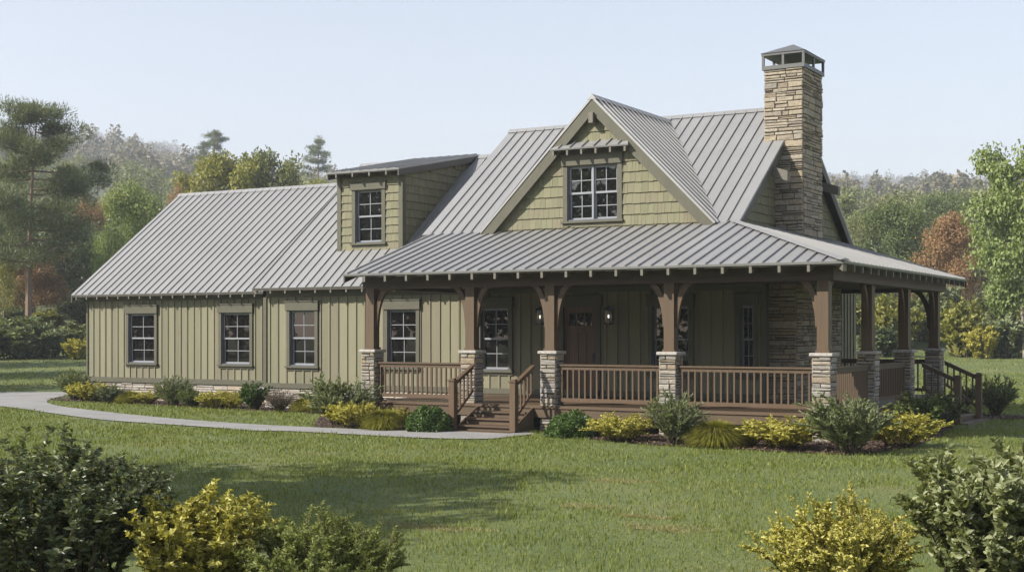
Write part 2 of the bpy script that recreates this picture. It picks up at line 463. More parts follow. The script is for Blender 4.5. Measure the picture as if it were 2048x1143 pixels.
D = 4.4; XG = -3.0; AY = 5.8; BX0 = -18.60
def window(o, u, n, x0, x1, z0, z1, cols=2, up='glass', trim=.11, head=.25, mull=False, label=None, hd=0.0):
    """double-hung window in a hole x0..x1, z0..z1 (u, z coordinates from o)"""
    o, u, n = Vector(o), Vector(u), Vector(n); z = Vector((0, 0, 1))
    def B(mb, a, b, c, d, n0, n1): mb.obox(o+u*a+z*c+n*n0, u*(b-a), n*(n1-n0), z*(d-c))
    t = MB()
    U = [(x0-trim, z0), (x0+.004, z0), (x0+.004, z1), (x1-.004, z1), (x1-.004, z0), (x1+trim, z0), (x1+trim, z1+.05), (x0-trim, z1+.05)]
    t.prism([o+u*a+z*b-n*.02 for a, b in U], n*.075)
    w = hp(t, 'window', 'trim', label=label)
    h = MB(); B(h, x0-trim-.03, x1+trim+.03, z1+.002, z1+head, -.02, .092); B(h, x0-trim-.05, x1+trim+.05, z1+head+.002, z1+head+.03+hd, -.02, .115)
    sub(h, 'header', 'trim', w)
    s = MB(); B(s, x0-trim-.04, x1+trim+.04, z0-.055, z0-.003, -.02, .10); B(s, x0-trim-.01, x1+trim+.01, z0-.13, z0-.057, -.02, .04)
    sub(s, 'sill', 'trim', w)
    j = MB(); d = -.13
    B(j, x0+.004, x0+.03, z0, z1, d, .015); B(j, x1-.03, x1-.004, z0, z1, d, .015); B(j, x0+.03, x1-.03, z1-.03, z1, d, .015); B(j, x0+.03, x1-.03, z0, z0+.03, d, .03)
    sub(j, 'frame', 'jamb', w)
    s = MB(); g = MB()
    bays = [(x0+.03, x1-.03)]
    if mull:
        m = (x0+x1)/2; bays = [(x0+.03, m-.024), (m+.024, x1-.03)]
        B(s, m-.024, m+.024, z0+.03, z1-.03, d, .005)
    zm = (z0+z1)/2
    for a, b in bays:
        for lo, hi, k in ((zm-.02, z1-.03, -.045), (z0+.03, zm+.02, -.085)):
            r = .04
            B(s, a, a+r, lo, hi, k-.03, k); B(s, b-r, b, lo, hi, k-.03, k)
            B(s, a+r, b-r, lo, lo+r+.01, k-.03, k); B(s, a+r, b-r, hi-r, hi, k-.03, k)
            for q in range(1, cols):
                xx = a+(b-a)*q/cols; B(s, xx-.010, xx+.010, lo+r, hi-r, k-.025, k-.004)
            zz = (lo+hi)/2; B(s, a+r, b-r, zz-.010, zz+.010, k-.026, k-.006)
            B(g, a+r, b-r, lo+r, hi-r, k-.034, k-.020)
    sub(s, 'sash', 'sash', w); sub(g, 'pane', up, w)
    # no room behind: the opaque near-black panes stand in for its darkness
    return w

# --- garage wing A (set back) and B (middle wing): walls
def hole(w): return w
holesA = [(27.55-25.63, 27.55-24.45, 1.22, 2.86), (27.55-21.55, 27.55-20.37, 1.22, 2.86)]
mb = MB(); board_wall(mb, (-27.55, AY, .70), (1, 0, 0), (0, -1, 0), 9.0, 2.85, [(h[0], h[1], h[2]-.70, h[3]-.70) for h in holesA], .285, .24)
board_wall(mb, (-27.55, 15.2, .70), (0, -1, 0), (-1, 0, 0), 15.2-AY, 2.85, (), .3, .2)
board_wall(mb, (-18.6, 15.2, .70), (-1, 0, 0), (0, 1, 0), 8.95, 2.85, (), .3, .2)
mb.prism([(-27.55, AY, 3.55), (-27.55, 15.2, 3.55), (-27.55, 10.5, 7.1)], (.06, 0, 0))
hp(mb, 'wing_wall', 'siding', label='olive board and batten wall of the far left wing')
for h in holesA: window((-27.55, AY, 0), (1, 0, 0), (0, -1, 0), h[0], h[1], h[2], h[3])
holesB = []
def hx(x0, x1, z0, z1): return (x0-BX0, x1-BX0, z0, z1)
W3 = hx(-17.62, -16.68, 1.25, 2.88); W4 = hx(-14.10, -13.12, 1.25, 2.88)
W5 = hx(-11.02, -10.14, 1.22, 2.90); W6 = hx(-5.95, -4.95, 1.22, 2.90); W7 = hx(-3.62, -3.26, 1.22, 2.90)
DR = hx(-8.50, -7.54, .60, 2.90)
holesB = [(h[0], h[1], h[2]-.60, h[3]-.60) for h in (W3, W4, W5, W6, W7, DR)]
mb = MB(); board_wall(mb, (BX0, D, .60), (1, 0, 0), (0, -1, 0), XG-BX0, 3.0, holesB, .318, .2)
board_wall(mb, (XG, D, .60), (0, 1, 0), (1, 0, 0), 7.7, 3.0, (), .3, .22)
board_wall(mb, (XG, 12.1, .60), (-1, 0, 0), (0, 1, 0), 15.6, 3.0, (), .3, .22)
mb.obox((BX0, D+.03, .6), (.05, 0, 0), (0, 5.5, 0), (0, 0, 3.0))
hp(mb, 'front_wall', 'siding', label='olive board and batten wall with the front door')
for h, l in ((W3, None), (W4, None), (W5, None), (W6, None)): window((BX0, D, 0), (1, 0, 0), (0, -1, 0), *h, label=l)
window((BX0, D, 0), (1, 0, 0), (0, -1, 0), *W7, trim=.10, label='narrow window beside the chimney base')
# skirt boards, corner boards
mb = MB(); mb.box(-27.6, -18.55, AY-.045, AY-.003, .59, .74); mb.box(-27.62, -27.55, AY-.04, AY+.10, .74, 3.5)
mb.box(-27.62, -18.6, AY-.055, AY-.002, .575, .589)
hp(mb, 'skirt_board', 'trim')
mb = MB(); mb.box(BX0-.03, XG+.02, D-.045, D-.003, .59, .74); mb.box(BX0-.03, BX0+.09, D-.04, D-.002, .745, 3.5); mb.box(XG-.10, XG+.035, D-.035, D-.002, .745, 3.45); mb.box(XG+.002, XG+.035, D-.002, D+.12, .745, 3.45)
mb.box(BX0-.03, XG, D-.04, D-.003, 3.28, 3.5); mb.box(-27.55, BX0, AY-.04, AY-.003, 3.28, 3.5)
hp(mb, 'corner_board', 'trim')
# stone foundation
mb = MB(); ledge(mb, (-27.5, AY+.02, -.05), (1, 0, 0), (0, -1, 0), 9.0, .63, 11, .06, .15, .2, .6)
hp(mb, 'stone_foundation', 'stonepale'); mb = MB(); ledge(mb, (BX0, D+.02, -.05), (1, 0, 0), (0, -1, 0), 7.0, .63, 12, .06, .15, .2, .6)
hp(mb, 'stone_foundation', 'stonepale'); mb = MB(); ledge(mb, (-27.5, 15, -.05), (0, -1, 0), (-1, 0, 0), 9.2, .63, 13, .06, .15, .2, .6)
hp(mb, 'stone_foundation', 'stonepale', label='pale ledgestone foundation strip')
mb = MB(); mb.box(-27.48, -18.5, AY+.035, 15.1, -.3, .69); mb.box(BX0+.02, XG-.06, D+.06, 12.0, -.3, .59)
hp(mb, 'foundation_core', 'mortar')

# --- roofs
SA = .745; EA = (5.36, 3.50); RA = (10.5, 3.50+SA*5.14)
mb = MB(); xl, xr = -27.92, -18.0
roof_plane(mb, [(xl, EA[0], EA[1]), (xr, EA[0], EA[1]), (xr, RA[0], RA[1]), (xl, RA[0], RA[1])], (1, 0, 0), .325, .05, .2)
roof_plane(mb, [(xl, 15.64, EA[1]), (xr, 15.64, EA[1]), (xr, RA[0]+.003, RA[1]-.002), (xl, RA[0]+.003, RA[1]-.002)], (1, 0, 0), .325, .05, .2)
mb.prism([(xl, RA[0]-.14, RA[1]-.08), (xl, RA[0], RA[1]+.05), (xl, RA[0]+.14, RA[1]-.08)], (xr-xl, 0, 0))
rA = hp(mb, 'wing_roof', 'roof', label='grey standing seam roof of the far left wing')
SB = .78; EB = (3.96, 3.54); RB = (9.35, 3.54+SB*5.39)
mb = MB(); xl2, xr2 = -18.72, -11.9
roof_plane(mb, [(xl2, EB[0], EB[1]), (xr2, EB[0], EB[1]), (xr2, RB[0], RB[1]), (xl2, RB[0], RB[1])], (1, 0, 0), .325, .05, .06)
roof_plane(mb, [(xl2, 14.74, EB[1]), (xr2, 14.74, EB[1]), (xr2, RB[0]+.003, RB[1]-.002), (xl2, RB[0]+.003, RB[1]-.002)], (1, 0, 0), .325, .05, .06)
mb.prism([(xl2, RB[0]-.14, RB[1]-.08), (xl2, RB[0], RB[1]+.05), (xl2, RB[0]+.14, RB[1]-.08)], (xr2-xl2, 0, 0))
rB = hp(mb, 'wing_roof', 'roof', label='grey standing seam roof below the shed dormer')
def rake(mb, p, q, w=.2, t=.04, drop=.052):   # fascia board hanging under a sloping roof edge from p to q
    p, q = Vector(p), Vector(q); d = Vector((0, 0, -1))
    mb.obox(p+d*drop, q-p, d*w, Vector((t, 0, 0)) if abs((q-p).x) < .01 else Vector((0, t, 0)))
mb = MB(); rake(mb, (xl+.01, EA[0]+.01, EA[1]), (xl+.01, RA[0], RA[1])); rake(mb, (xl+.01, 15.6, EA[1]), (xl+.01, RA[0]+.01, RA[1]))
mb.box(xl, -18.8, EA[0]+.45, AY-.05, 3.46, 3.5) if False else None
hp(mb, 'rake_board', 'trim')
def tail(mb, p, d, L=.5, h=.13, w=.055, slope=0):   # a rafter tail running back from p along horizontal d
    p, d = Vector(p), Vector(d); s = Vector((-d.y, d.x, 0)); v = d*L+Vector((0, 0, slope*L))
    mb.obox(p-s*w/2, s*w, v, Vector((0, 0, -h)))
tm = MB(); tail(tm, (0, 0, 0), (0, 1, 0), .48, .13, .05, SA); tailA = tm.mesh('rafter_tail', M['tail'])
k = xl+.22
while k < -18.9:
    inst(tailA, 'rafter_tail', Vector((k, EA[0]+.03, EA[1]-.035))-house.location, rA); k += .49
k = xl2+.12
while k < -12.1:
    inst(tailA, 'rafter_tail', Vector((k, EB[0]+.03, EB[1]-.035))-house.location, rB); k += .555
# soffit boards over the wing eaves
mb = MB()
mb.obox((xl+.05, EA[0]+.02, EA[1]-.058), (-18.75-xl, 0, 0), (0, .47, .47*SA), (0, 0, -.02))
mb.obox((xl2+.02, EB[0]+.02, EB[1]-.058), (-12.0-xl2, 0, 0), (0, .45, .45*SB), (0, 0, -.02))
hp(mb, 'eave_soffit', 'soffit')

# main roof
MY, MZ, RY, RZ = 3.26, 4.84, 7.93, 8.21; MS = (RZ-MZ)/(RY-MY); ML, MR = -12.18, -3.22
mb = MB()
roof_plane(mb, [(ML, MY, MZ), (MR, MY, MZ), (MR, RY, RZ), (ML, RY, RZ)], (1, 0, 0), .31, .06, .29)
roof_plane(mb, [(ML, 2*RY-MY, MZ), (MR, 2*RY-MY, MZ), (MR, RY+.003, RZ-.002), (ML, RY+.003, RZ-.002)], (1, 0, 0), .31, .06, .29)
mb.prism([(ML-.01, RY-.14, RZ-.07), (ML-.01, RY, RZ+.05), (ML-.01, RY+.14, RZ-.07)], (MR-ML+.02, 0, 0))
hp(mb, 'main_roof', 'roof', label='steep grey standing seam main roof')
mb = MB()
for X in (ML+.005, MR-.045):
    rake(mb, (X, MY+.02, MZ), (X, RY, RZ), .24, .04, .064); rake(mb, (X, 2*RY-MY-.02, MZ), (X, RY+.01, RZ), .24, .04, .064)
mb.obox((ML+.01, MY+.01, MZ-.064), (MR-ML-.02, 0, 0), (0, .03, 0), (0, 0, -.1))
hp(mb, 'main_rake_board', 'darktrim')
mb = MB()       # rake soffit on the right gable
mb.obox((MR-.05, MY+.1, MZ-.09), (-.22, 0, 0), (0, RY-MY-.1, RZ-MZ-.07), (0, 0, -.02))
mb.obox((MR-.05, 2*RY-MY-.1, MZ-.09), (-.22, 0, 0), (0, -(RY-MY-.1), RZ-MZ-.07), (0, 0, -.02))
hp(mb, 'rake_soffit', 'soffit')
# upper gable walls (right with shingles, left plain)
UG = -3.48
def tri_rows(y0, y1, zc, apex, h0, off):
    half = (y1-y0)/2
    def rows(zz):
        f = 1-(zz+off)/(apex)
        return None if f < .03 else [(half*(1-f), half+half*f)]
    return rows
mb = MB(); mb.prism([(UG, 3.4, 4.3), (UG, 12.46, 4.3), (UG, 12.46, 4.85), (UG, RY, 8.10), (UG, 3.4, 4.85)], (-.1, 0, 0))
def rowsG(zz):
    z = 4.3+zz
    a = max(3.4, MY+(z-MZ)/MS+.40); b = 2*RY-a
    return None if b-a < .1 else [(a-3.4, b-3.4)]
shingle_wall(mb, (UG+.002, 3.4, 4.3), (0, 1, 0), (1, 0, 0), rowsG, (), .225, 5)
hp(mb, 'side_gable_wall', 'shingle', label='shaded olive shingle gable behind the chimney'); mb = MB()
mb.prism([(-11.95, 3.4, 3.4), (-11.95, 12.46, 3.4), (-11.95, 12.46, 4.8), (-11.95, RY, 8.10), (-11.95, 3.4, 4.8)], (.1, 0, 0))
hp(mb, 'side_gable_wall', 'shingle', label='plain olive gable facing the wing roofs')
mb = MB()
for Y in (5.72, 9.95):
    s = 1 if Y < RY else -1
    mb = MB(); mb.obox((UG+.01, Y-.1, 6.20), (.62, 0, -.20), (0, .2, 0), (0, 0, .25)); hp(mb, 'gable_bracket', 'tail')

# front cross gable
GX, GZ, GY, GW = -6.96, 8.08, 3.0, 3.25; GB = GZ-GW
yb = lambda z: MY+(z-MZ)/MS
mb = MB()
for s in (-1, 1):
    roof_plane(mb, [(GX, GY, GZ-(.0 if s < 0 else .002)), (GX+s*GW, GY, GB), (GX+s*GW, MY+.12, GB), (GX, yb(GZ)+.06, GZ-(.0 if s < 0 else .002))], (0, 1, 0), .31, .05, .17)
mb.prism([(GX-.13, GY-.01, GZ-.09), (GX, GY-.01, GZ+.045), (GX+.13, GY-.01, GZ-.09)], (0, yb(GZ)-GY-.02, 0))
hp(mb, 'front_gable_roof', 'roof', label='grey standing seam roof of the front gable')
mb = MB()
for s in (-1, 1):
    p = Vector((GX, GY+.02, GZ-.075)); q = Vector((GX+s*GW, GY+.02, GB-.075))
    d = (q-p); w = Vector((-s*.24*.707, 0, -.24*.707))
    mb.prism([p, q, q+Vector((-s*.36, 0, 0)), p+Vector((0, 0, -.36))], (0, .06, 0))
hp(mb, 'front_rake_board', 'trim', label='wide olive rake boards of the front gable')
GWY = 3.22; GV = (-7.74, -6.34, 5.02, 6.40)
gholes = [(GV[0]+10.3, GV[1]+10.3, GV[2]-4.6, GV[3]-4.6)]
mb = MB()
def rowsF(zz):
    z = 4.6+zz; hw = GZ-z-.24
    return None if hw < .05 else [(GX-min(hw, 3.3)+10.3, GX+min(hw, 3.3)+10.3)]
shingle_wall(mb, (-10.3, GWY, 4.6), (1, 0, 0), (0, -1, 0), rowsF, gholes, .262, 9)
# sheathing behind the shingles, round the window hole
z4 = lambda x: GZ-abs(x-GX)-.14
mb.prism([(-10.1, GWY+.08, 4.6), (GV[0], GWY+.08, 4.6), (GV[0], GWY+.08, z4(GV[0])), (-10.1, GWY+.08, z4(-10.1))], (0, -.075, 0))
mb.prism([(GV[1], GWY+.08, 4.6), (-3.82, GWY+.08, 4.6), (-3.82, GWY+.08, z4(-3.82)), (GV[1], GWY+.08, z4(GV[1]))], (0, -.075, 0))
mb.box(GV[0], GV[1], GWY+.005, GWY+.08, 4.6, GV[2]); mb.prism([(GV[0], GWY+.08, GV[3]), (GV[1], GWY+.08, GV[3]), (GV[1], GWY+.08, z4(GV[1])), (GX, GWY+.08, z4(GX)), (GV[0], GWY+.08, z4(GV[0]))], (0, -.075, 0))
hp(mb, 'front_gable_wall', 'shingle', label='sunlit olive shingle wall of the front gable')
window((-10.3, GWY, 0), (1, 0, 0), (0, -1, 0), GV[0]+10.3, GV[1]+10.3, GV[2], GV[3], 2, 'glassup', .12, .24, mull=True, label='double window under the small awning roof')
# small awning roof
mb = MB(); AZ0, AZ1 = 6.80, 7.10
roof_plane(mb, [(-8.06, 2.84, AZ0), (-5.90, 2.84, AZ0), (-6.16, 3.4, AZ1), (-7.80, 3.4, AZ1)], (1, 0, 0), .33, .04, .24)
aw = hp(mb, 'awning_roof', 'roof', label='small awning roof above the gable window')
tm = MB(); tail(tm, (0, 0, 0), (0, 1, 0), .55, .12, .05, (AZ1-AZ0)/.56); tailW = tm.mesh('rafter_tail', M['tail'])
for i in range(6): inst(tailW, 'rafter_tail', Vector((-7.98+i*.395, 2.87, AZ0-.045))-house.location, aw)
mb = MB(); mb.box(-7.86, -6.08, GWY-.08, GWY-.033, 6.66, 6.86); hp(mb, 'awning_ledger', 'darktrim')
mb = MB(); mb.obox((GX-.06, 2.93, 7.40), (.12, 0, 0), (0, .5, 0), (0, 0, .26)); hp(mb, 'peak_bracket', 'tail')

# shed dormer
DX0, DX1, DY = -16.60, -14.32, 5.42; dz0 = 3.54+SB*(DY-3.96)-.03; DZT = 6.93
wv = (-15.98, -15.02, 4.86, 6.42)
mb = MB(); H = DZT-dz0
shingle_wall(mb, (DX0, DY, dz0), (1, 0, 0), (0, -1, 0), lambda zz: [(0, DX1-DX0)] if zz < H else None, [(wv[0]-DX0, wv[1]-DX0, wv[2]-dz0, wv[3]-dz0)], .235, 21)
for a, b, c, d in cells(DX0, DX1, dz0, DZT+.05, [wv]): mb.box(a, b, DY+.005, DY+.09, c, d)
def rowsD(zz):
    z = dz0+zz; top = lambda y: DZT+(y-DY)*.17
    yend = 3.96+(z+.1-3.54)/SB
    if z > 7.55: return None
    y0 = 0 if z < DZT-.05 else (z-DZT+.05)/.17
    return [(y0, yend-DY)] if yend-DY-y0 > .05 else [(0, .01)]
shingle_wall(mb, (DX1, DY, dz0), (0, 1, 0), (1, 0, 0), rowsD, (), .235, 22)
mb.prism([(DX1-.003, DY+.09, dz0), (DX1-.003, DY+.09, DZT), (DX1-.003, RB[0]-.05, 7.55), (DX1-.003, RB[0]-.1, RB[1]-.2)], (-.06, 0, 0))
mb.prism([(DX0, DY+.09, dz0), (DX0, DY+.09, DZT), (DX0, RB[0]-.05, 7.55), (DX0, RB[0]-.1, RB[1]-.2)], (.06, 0, 0))
hp(mb, 'dormer_wall', 'shingle', label='olive shingle walls of the shed dormer')
window((DX0, DY, 0), (1, 0, 0), (0, -1, 0), wv[0]-DX0, wv[1]-DX0, wv[2], wv[3], 2, 'glassup', .12, .22, label='window of the shed dormer')
mb = MB(); mb.box(DX0-.04, DX0+.10, DY-.055, DY-.034, dz0-.02, DZT); mb.box(DX1-.10, DX1+.045, DY-.055, DY-.034, dz0-.02, DZT); mb.box(DX1+.033, DX1+.05, DY-.03, DY+.11, dz0-.02, DZT)
mb.box(DX0, DX1, DY-.05, DY-.003, DZT-.14, DZT+.02)
hp(mb, 'dormer_corner_board', 'trim')
mb = MB(); sl = .197; y0 = DY-.42; zt = lambda y: DZT+.10+(y-DY)*sl
xa, xb = DX0-.16, DX1+.16
roof_plane(mb, [(xa, y0, zt(y0)), (xb, y0, zt(y0)), (xb, RB[0]+.1, zt(RB[0]+.1)), (xa, RB[0]+.1, zt(RB[0]+.1))], (1, 0, 0), .325, .05, .2)
dr = hp(mb, 'dormer_roof', 'roof', label='low sloped roof of the shed dormer')
mb = MB(); rake(mb, (xb-.05, y0+.02, zt(y0)), (xb-.05, RB[0], zt(RB[0])), .17); rake(mb, (xa+.01, y0+.02, zt(y0)), (xa+.01, RB[0], zt(RB[0])), .17)
mb.obox((xa+.06, y0+.03, zt(y0)-.055), (xb-xa-.12, 0, 0), (0, .45, .45*sl), (0, 0, -.02))
hp(mb, 'dormer_fascia', 'darktrim')
tm = MB(); tail(tm, (0, 0, 0), (0, 1, 0), .4, .12, .05, sl); tailD = tm.mesh('rafter_tail', M['tail'])
for i in range(4): inst(tailD, 'rafter_tail', Vector((xa+.34+i*.6, y0+.02, zt(y0)-.055))-house.location, dr)

# --- porch roof (hipped at the right corner)
EX, EY, EZ = .43, -.50, 3.65; PS = (MZ-EZ)/(MY-EY); PL = -11.97; PB = 10.62; PTX = EX-(MY-EY)
mb = MB()
roof_plane(mb, [(PL, EY, EZ), (EX, EY, EZ), (PTX, MY+.03, MZ+.01), (PL, MY+.03, MZ+.01)], (1, 0, 0), .31, .05, .14)
roof_plane(mb, [(EX, EY, EZ-.001), (EX, PB, EZ-.001), (PTX, PB, MZ+.008), (PTX, MY, MZ+.008)], (0, 1, 0), .31, .05, .3)
a, b = Vector((EX, EY, EZ)), Vector((PTX, MY, MZ)); w = Vector((.085, .085, 0)); d = b-a
mb.prism([a-w+Vector((0, 0, .02)), a+Vector((0, 0, .065)), a+w+Vector((0, 0, .02))], d)
pr = hp(mb, 'porch_roof', 'roof', label='low sloped grey standing seam porch roof')
tm = MB(); tail(tm, (0, 0, 0), (0, 1, 0), .62, .145, .06, PS); tailP = tm.mesh('rafter_tail', M['tail'])
k = PL+.62
while k < EX-.4:
    inst(tailP, 'rafter_tail', Vector((k, EY+.03, EZ-.052))-house.location, pr); k += .612
tm = MB(); tail(tm, (0, 0, 0), (-1, 0, 0), .62, .145, .06, PS); tailR = tm.mesh('rafter_tail', M['tail'])
k = EY+.75
while k < PB-.1:
    inst(tailR, 'rafter_tail', Vector((EX-.03, k, EZ-.052))-house.location, pr); k += .6
mb = MB(); mb.obox((EX-.06, EY+.02, EZ-.06), (.06, .06, 0), (-.6, .6, .3), (0, 0, -.14)); sub(mb, 'hip_rafter', 'tail', pr)
mb = MB()
mb.prism([(PL+.04, EY+.04, EZ-.056), (EX-.05, EY+.04, EZ-.056), (PTX, MY, MZ-.06), (PL+.04, MY, MZ-.06)], (0, 0, -.018))
mb.prism([(EX-.04, EY+.05, EZ-.056), (EX-.04, PB-.04, EZ-.056), (PTX, PB-.04, MZ-.06), (PTX, MY, MZ-.06)], (0, 0, -.018))
rake(mb, (PL+.01, EY+.02, EZ), (PL+.01, MY, MZ), .16); rake(mb, (EX-.02, PB-.05, EZ), (PTX, PB-.05, MZ), .16)
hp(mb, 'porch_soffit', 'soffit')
# beams and ceiling
mb = MB()
mb.box(-11.80, .02, .08, .34, 3.30, 3.60); mb.box(-.34+.02, .02, .342, 10.0, 3.302, 3.598)
mb.box(-11.80, -11.54, .342, D-.06, 3.30, 3.60); mb.box(XG+.04, -.322, 9.76, 10.0, 3.304, 3.596)
hp(mb, 'porch_beam', 'beam')
mb = MB()
mb.box(-11.54, -.33, .35, D-.05, 3.40, 3.43); mb.box(XG+.06, -.33, D-.045, 9.75, 3.401, 3.431)
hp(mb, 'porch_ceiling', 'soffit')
# deck
DZ = .58
mb = MB(); k = .0
y = -.02
while y < D-.06:
    mb.box(-11.55, -.02, y, y+.135, DZ-.035, DZ); y += .14
y = D-.04
while y < 10.0:
    mb.box(XG+.07, -.02, y, min(y+.135, 10.0), DZ-.035, DZ); y += .14
hp(mb, 'porch_deck', 'deck')
mb = MB()
mb.box(-11.45, -.05, -.04, .0, .31, DZ-.062); mb.box(-.06, -.022, .07, 9.95, .312, DZ-.037)
mb.box(-11.45, -.05, -.07, .018, DZ-.06, DZ-.036)
hp(mb, 'deck_fascia', 'deck')
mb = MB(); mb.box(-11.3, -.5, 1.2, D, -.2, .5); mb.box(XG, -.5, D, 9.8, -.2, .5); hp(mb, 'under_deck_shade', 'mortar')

# pillars: stone base, cap, post, curved braces
def brace_mesh(name, d):           # curved knee brace leaving the post in horizontal direction d
    mb = MB(); d = Vector(d); s = Vector((-d.y, d.x, 0)); n = 10; P = []
    for i in range(n+1):
        t = i/n; a = t*math.pi/2
        P.append((.178+.42*(1-math.cos(a)), 2.36+.94*math.sin(a)))
    Q = []
    for i, (x, z) in enumerate(P):
        a = i/n*math.pi/2; w = .12+.035*math.sin(a)
        Q.append((x-w*math.cos(a)*.999, z+w*.8*math.sin(a)))
    Q = [(max(.118, x), min(z, 3.30)) for x, z in Q]
    for i in range(n):
        quad = [d*P[i][0]+Vector((0, 0, P[i][1])), d*P[i+1][0]+Vector((0, 0, min(3.30, P[i+1][1]))), d*Q[i+1][0]+Vector((0, 0, Q[i+1][1])), d*Q[i][0]+Vector((0, 0, Q[i][1]))]
        mb.prism([q-s*.045 for q in quad], s*.09)
    return mb.mesh(name, M['wood'])
BR = {k: brace_mesh('brace', v) for k, v in {'l': (-1, 0, 0), 'r': (1, 0, 0), 'f': (0, -1, 0), 'b': (0, 1, 0)}.items()}
pm = MB(); pm.box(-.12, .12, -.12, .12, 1.82, 3.30)
pm.box(-.145, .145, -.145, .145, 1.815, 1.87)
postmesh = pm.mesh('post', M['wood'])
S = .21
pil = [(-11.59, .21, 'r'), (-8.70, .21, 'lr'), (-6.56, .21, 'lr'), (-3.62, .21, 'lr'), (-.22, .21, 'lb'), (-.22, 3.42, 'fb'), (-.22, 6.62, 'fb'), (-.22, 9.72, 'fl')]
for i, (x, y, br) in enumerate(pil):
    mb = MB(); stone_box(mb, x-S+.03, x+S-.03, y-S+.03, y+S-.03, -.06, 1.745, 100+i*7, hmin=.06, hmax=.155, lmin=.12, lmax=.36, dep=.03)
    p = hp(mb, 'porch_pillar', 'stone')
    mb = MB(); mb.box(x-S+.03, x+S-.03, y-S+.03, y+S-.03, -.06, 1.745); sub(mb, 'mortar_core', 'mortar', p)
    mb = MB(); mb.box(x-S-.035, x+S+.035, y-S-.035, y+S+.035, 1.747, 1.818); sub(mb, 'cap', 'capstone', p, .012)
    inst(postmesh, 'post', Vector((x, y, 0))-house.location, p)
    for c in br: inst(BR[c], 'brace', Vector((x, y, 0))-house.location, p)
# railings
bal = MB(); bal.box(-.02, .02, -.02, .02, 0, 1); balm = {}
def baluster(h):
    k = round(h, 3)
    if k not in balm:
        b = MB(); b.box(-.019, .019, -.019, .019, 0, h); balm[k] = b.mesh('baluster', M['wood'])
    return balm[k]
def railing(p, q, n, label=None):
    p, q = Vector(p), Vector(q); L = (q-p).length; u = (q-p)/L; s = Vector((-u.y, u.x, 0)); z = Vector((0, 0, 1))
    mb = MB()
    mb.obox(p-s*.055+z*(DZ+.90), u*L, s*.11, z*.038); mb.obox(p-s*.02+z*(DZ+.815), u*L, s*.04, z*.083)
    mb.obox(p-s*.022+z*(DZ+.09), u*L, s*.044, z*.085)
    r = hp(mb, 'railing', 'wood', label=label)
    for i in range(n):
        c = p+u*(L*(i+.5)/n)+z*(DZ+.176)
        inst(baluster(.638), 'baluster', c-house.location, r, math.atan2(u.y, u.x))
railing((-11.37, .15, 0), (-8.92, .15, 0), 18)
railing((-6.34, .15, 0), (-3.84, .15, 0), 17)
railing((-3.40, .15, 0), (-.44, .15, 0), 20)
railing((-.16, .43, 0), (-.16, 3.20, 0), 18)
railing((-.16, 3.64, 0), (-.16, 6.40, 0), 18)
railing((XG+.1, 9.86, 0), (-.44, 9.86, 0), 15)
# front steps, side steps
def steps(o, u, f, W, n=4):         # o: deck edge start, u along the edge, f outward
    o, u, f = Vector(o), Vector(u), Vector(f); z = Vector((0, 0, 1)); rise = DZ/n; run = .30
    mb = MB()
    for i in range(1, n):
        top = DZ-rise*i
        mb.obox(o+f*(run*(i-1)+.02)+z*(top-.035), u*W, f*(run+.03), z*.035)
        mb.obox(o+f*(run*i-.03)+u*.01+z*(top-rise+.001), u*(W-.02), f*.025, z*(rise-.037))
    st = hp(mb, 'porch_steps', 'deck')
    mb = MB(); mb.obox(o+f*(run*(n-1)-.02)-u*.08+z*.0, u*(W+.16), f*.36, z*.03); sub(mb, 'landing_board', 'deck', st)
    for e in (-.045, W+.005):
        mb = MB()
        P = [o+u*e+z*(DZ-.04)+f*.02, o+u*e+f*.02+z*.03, o+u*e+f*(run*(n-1)+.02)+z*.03, o+u*e+f*(run*(n-1)+.02)+z*.12]
        mb.prism(P, u*.04); sub(mb, 'stringer', 'deck', st)
    for e in (-.09, W+.09):
        b = o+u*e
        fN = run*(n-1)+.10
        mb = MB(); c = b+f*fN
        mb.obox(c-u*.075-f*.075+z*.031, u*.15, f*.15, z*1.10); mb.obox(c-u*.095-f*.095+z*1.132, u*.19, f*.19, z*.035); mb.obox(c-u*.06-f*.06+z*1.168, u*.12, f*.12, z*.03)
        nw = hp(mb, 'newel_post', 'wood', bevel=.006)
        mb = MB(); s0, s1 = .14, fN-.075; z0, z1 = 1.46, 1.10
        def zl(t): return z0+(z1-z0)*(t-s0)/(s1-s0)
        mb.obox(b+f*s0-u*.05+z*zl(s0), f*(s1-s0)+z*(z1-z0), u*.10, z*.04); mb.obox(b+f*s0-u*.02+z*(zl(s0)-.072), f*(s1-s0)+z*(z1-z0), u*.04, z*.07)
        lo = lambda t: .86-(t-s0)/(s1-s0)*.55
        mb.obox(b+f*s0-u*.02+z*lo(s0), f*(s1-s0)+z*(lo(s1)-lo(s0)), u*.04, z*.08)
        hr = hp(mb, 'stair_railing', 'wood')
        for i in range(5):
            t = s0+(s1-s0)*(i+.5)/5; zb_ = lo(t)+.07; h = zl(t)-.06-zb_
            inst(baluster(round(h, 2)), 'baluster', b+f*t+z*zb_-house.location, hr)
steps((-8.36, -.02, 0), (1, 0, 0), (0, -1, 0), 1.42)
steps((-.02, 7.05, 0), (0, 1, 0), (1, 0, 0), 2.25)

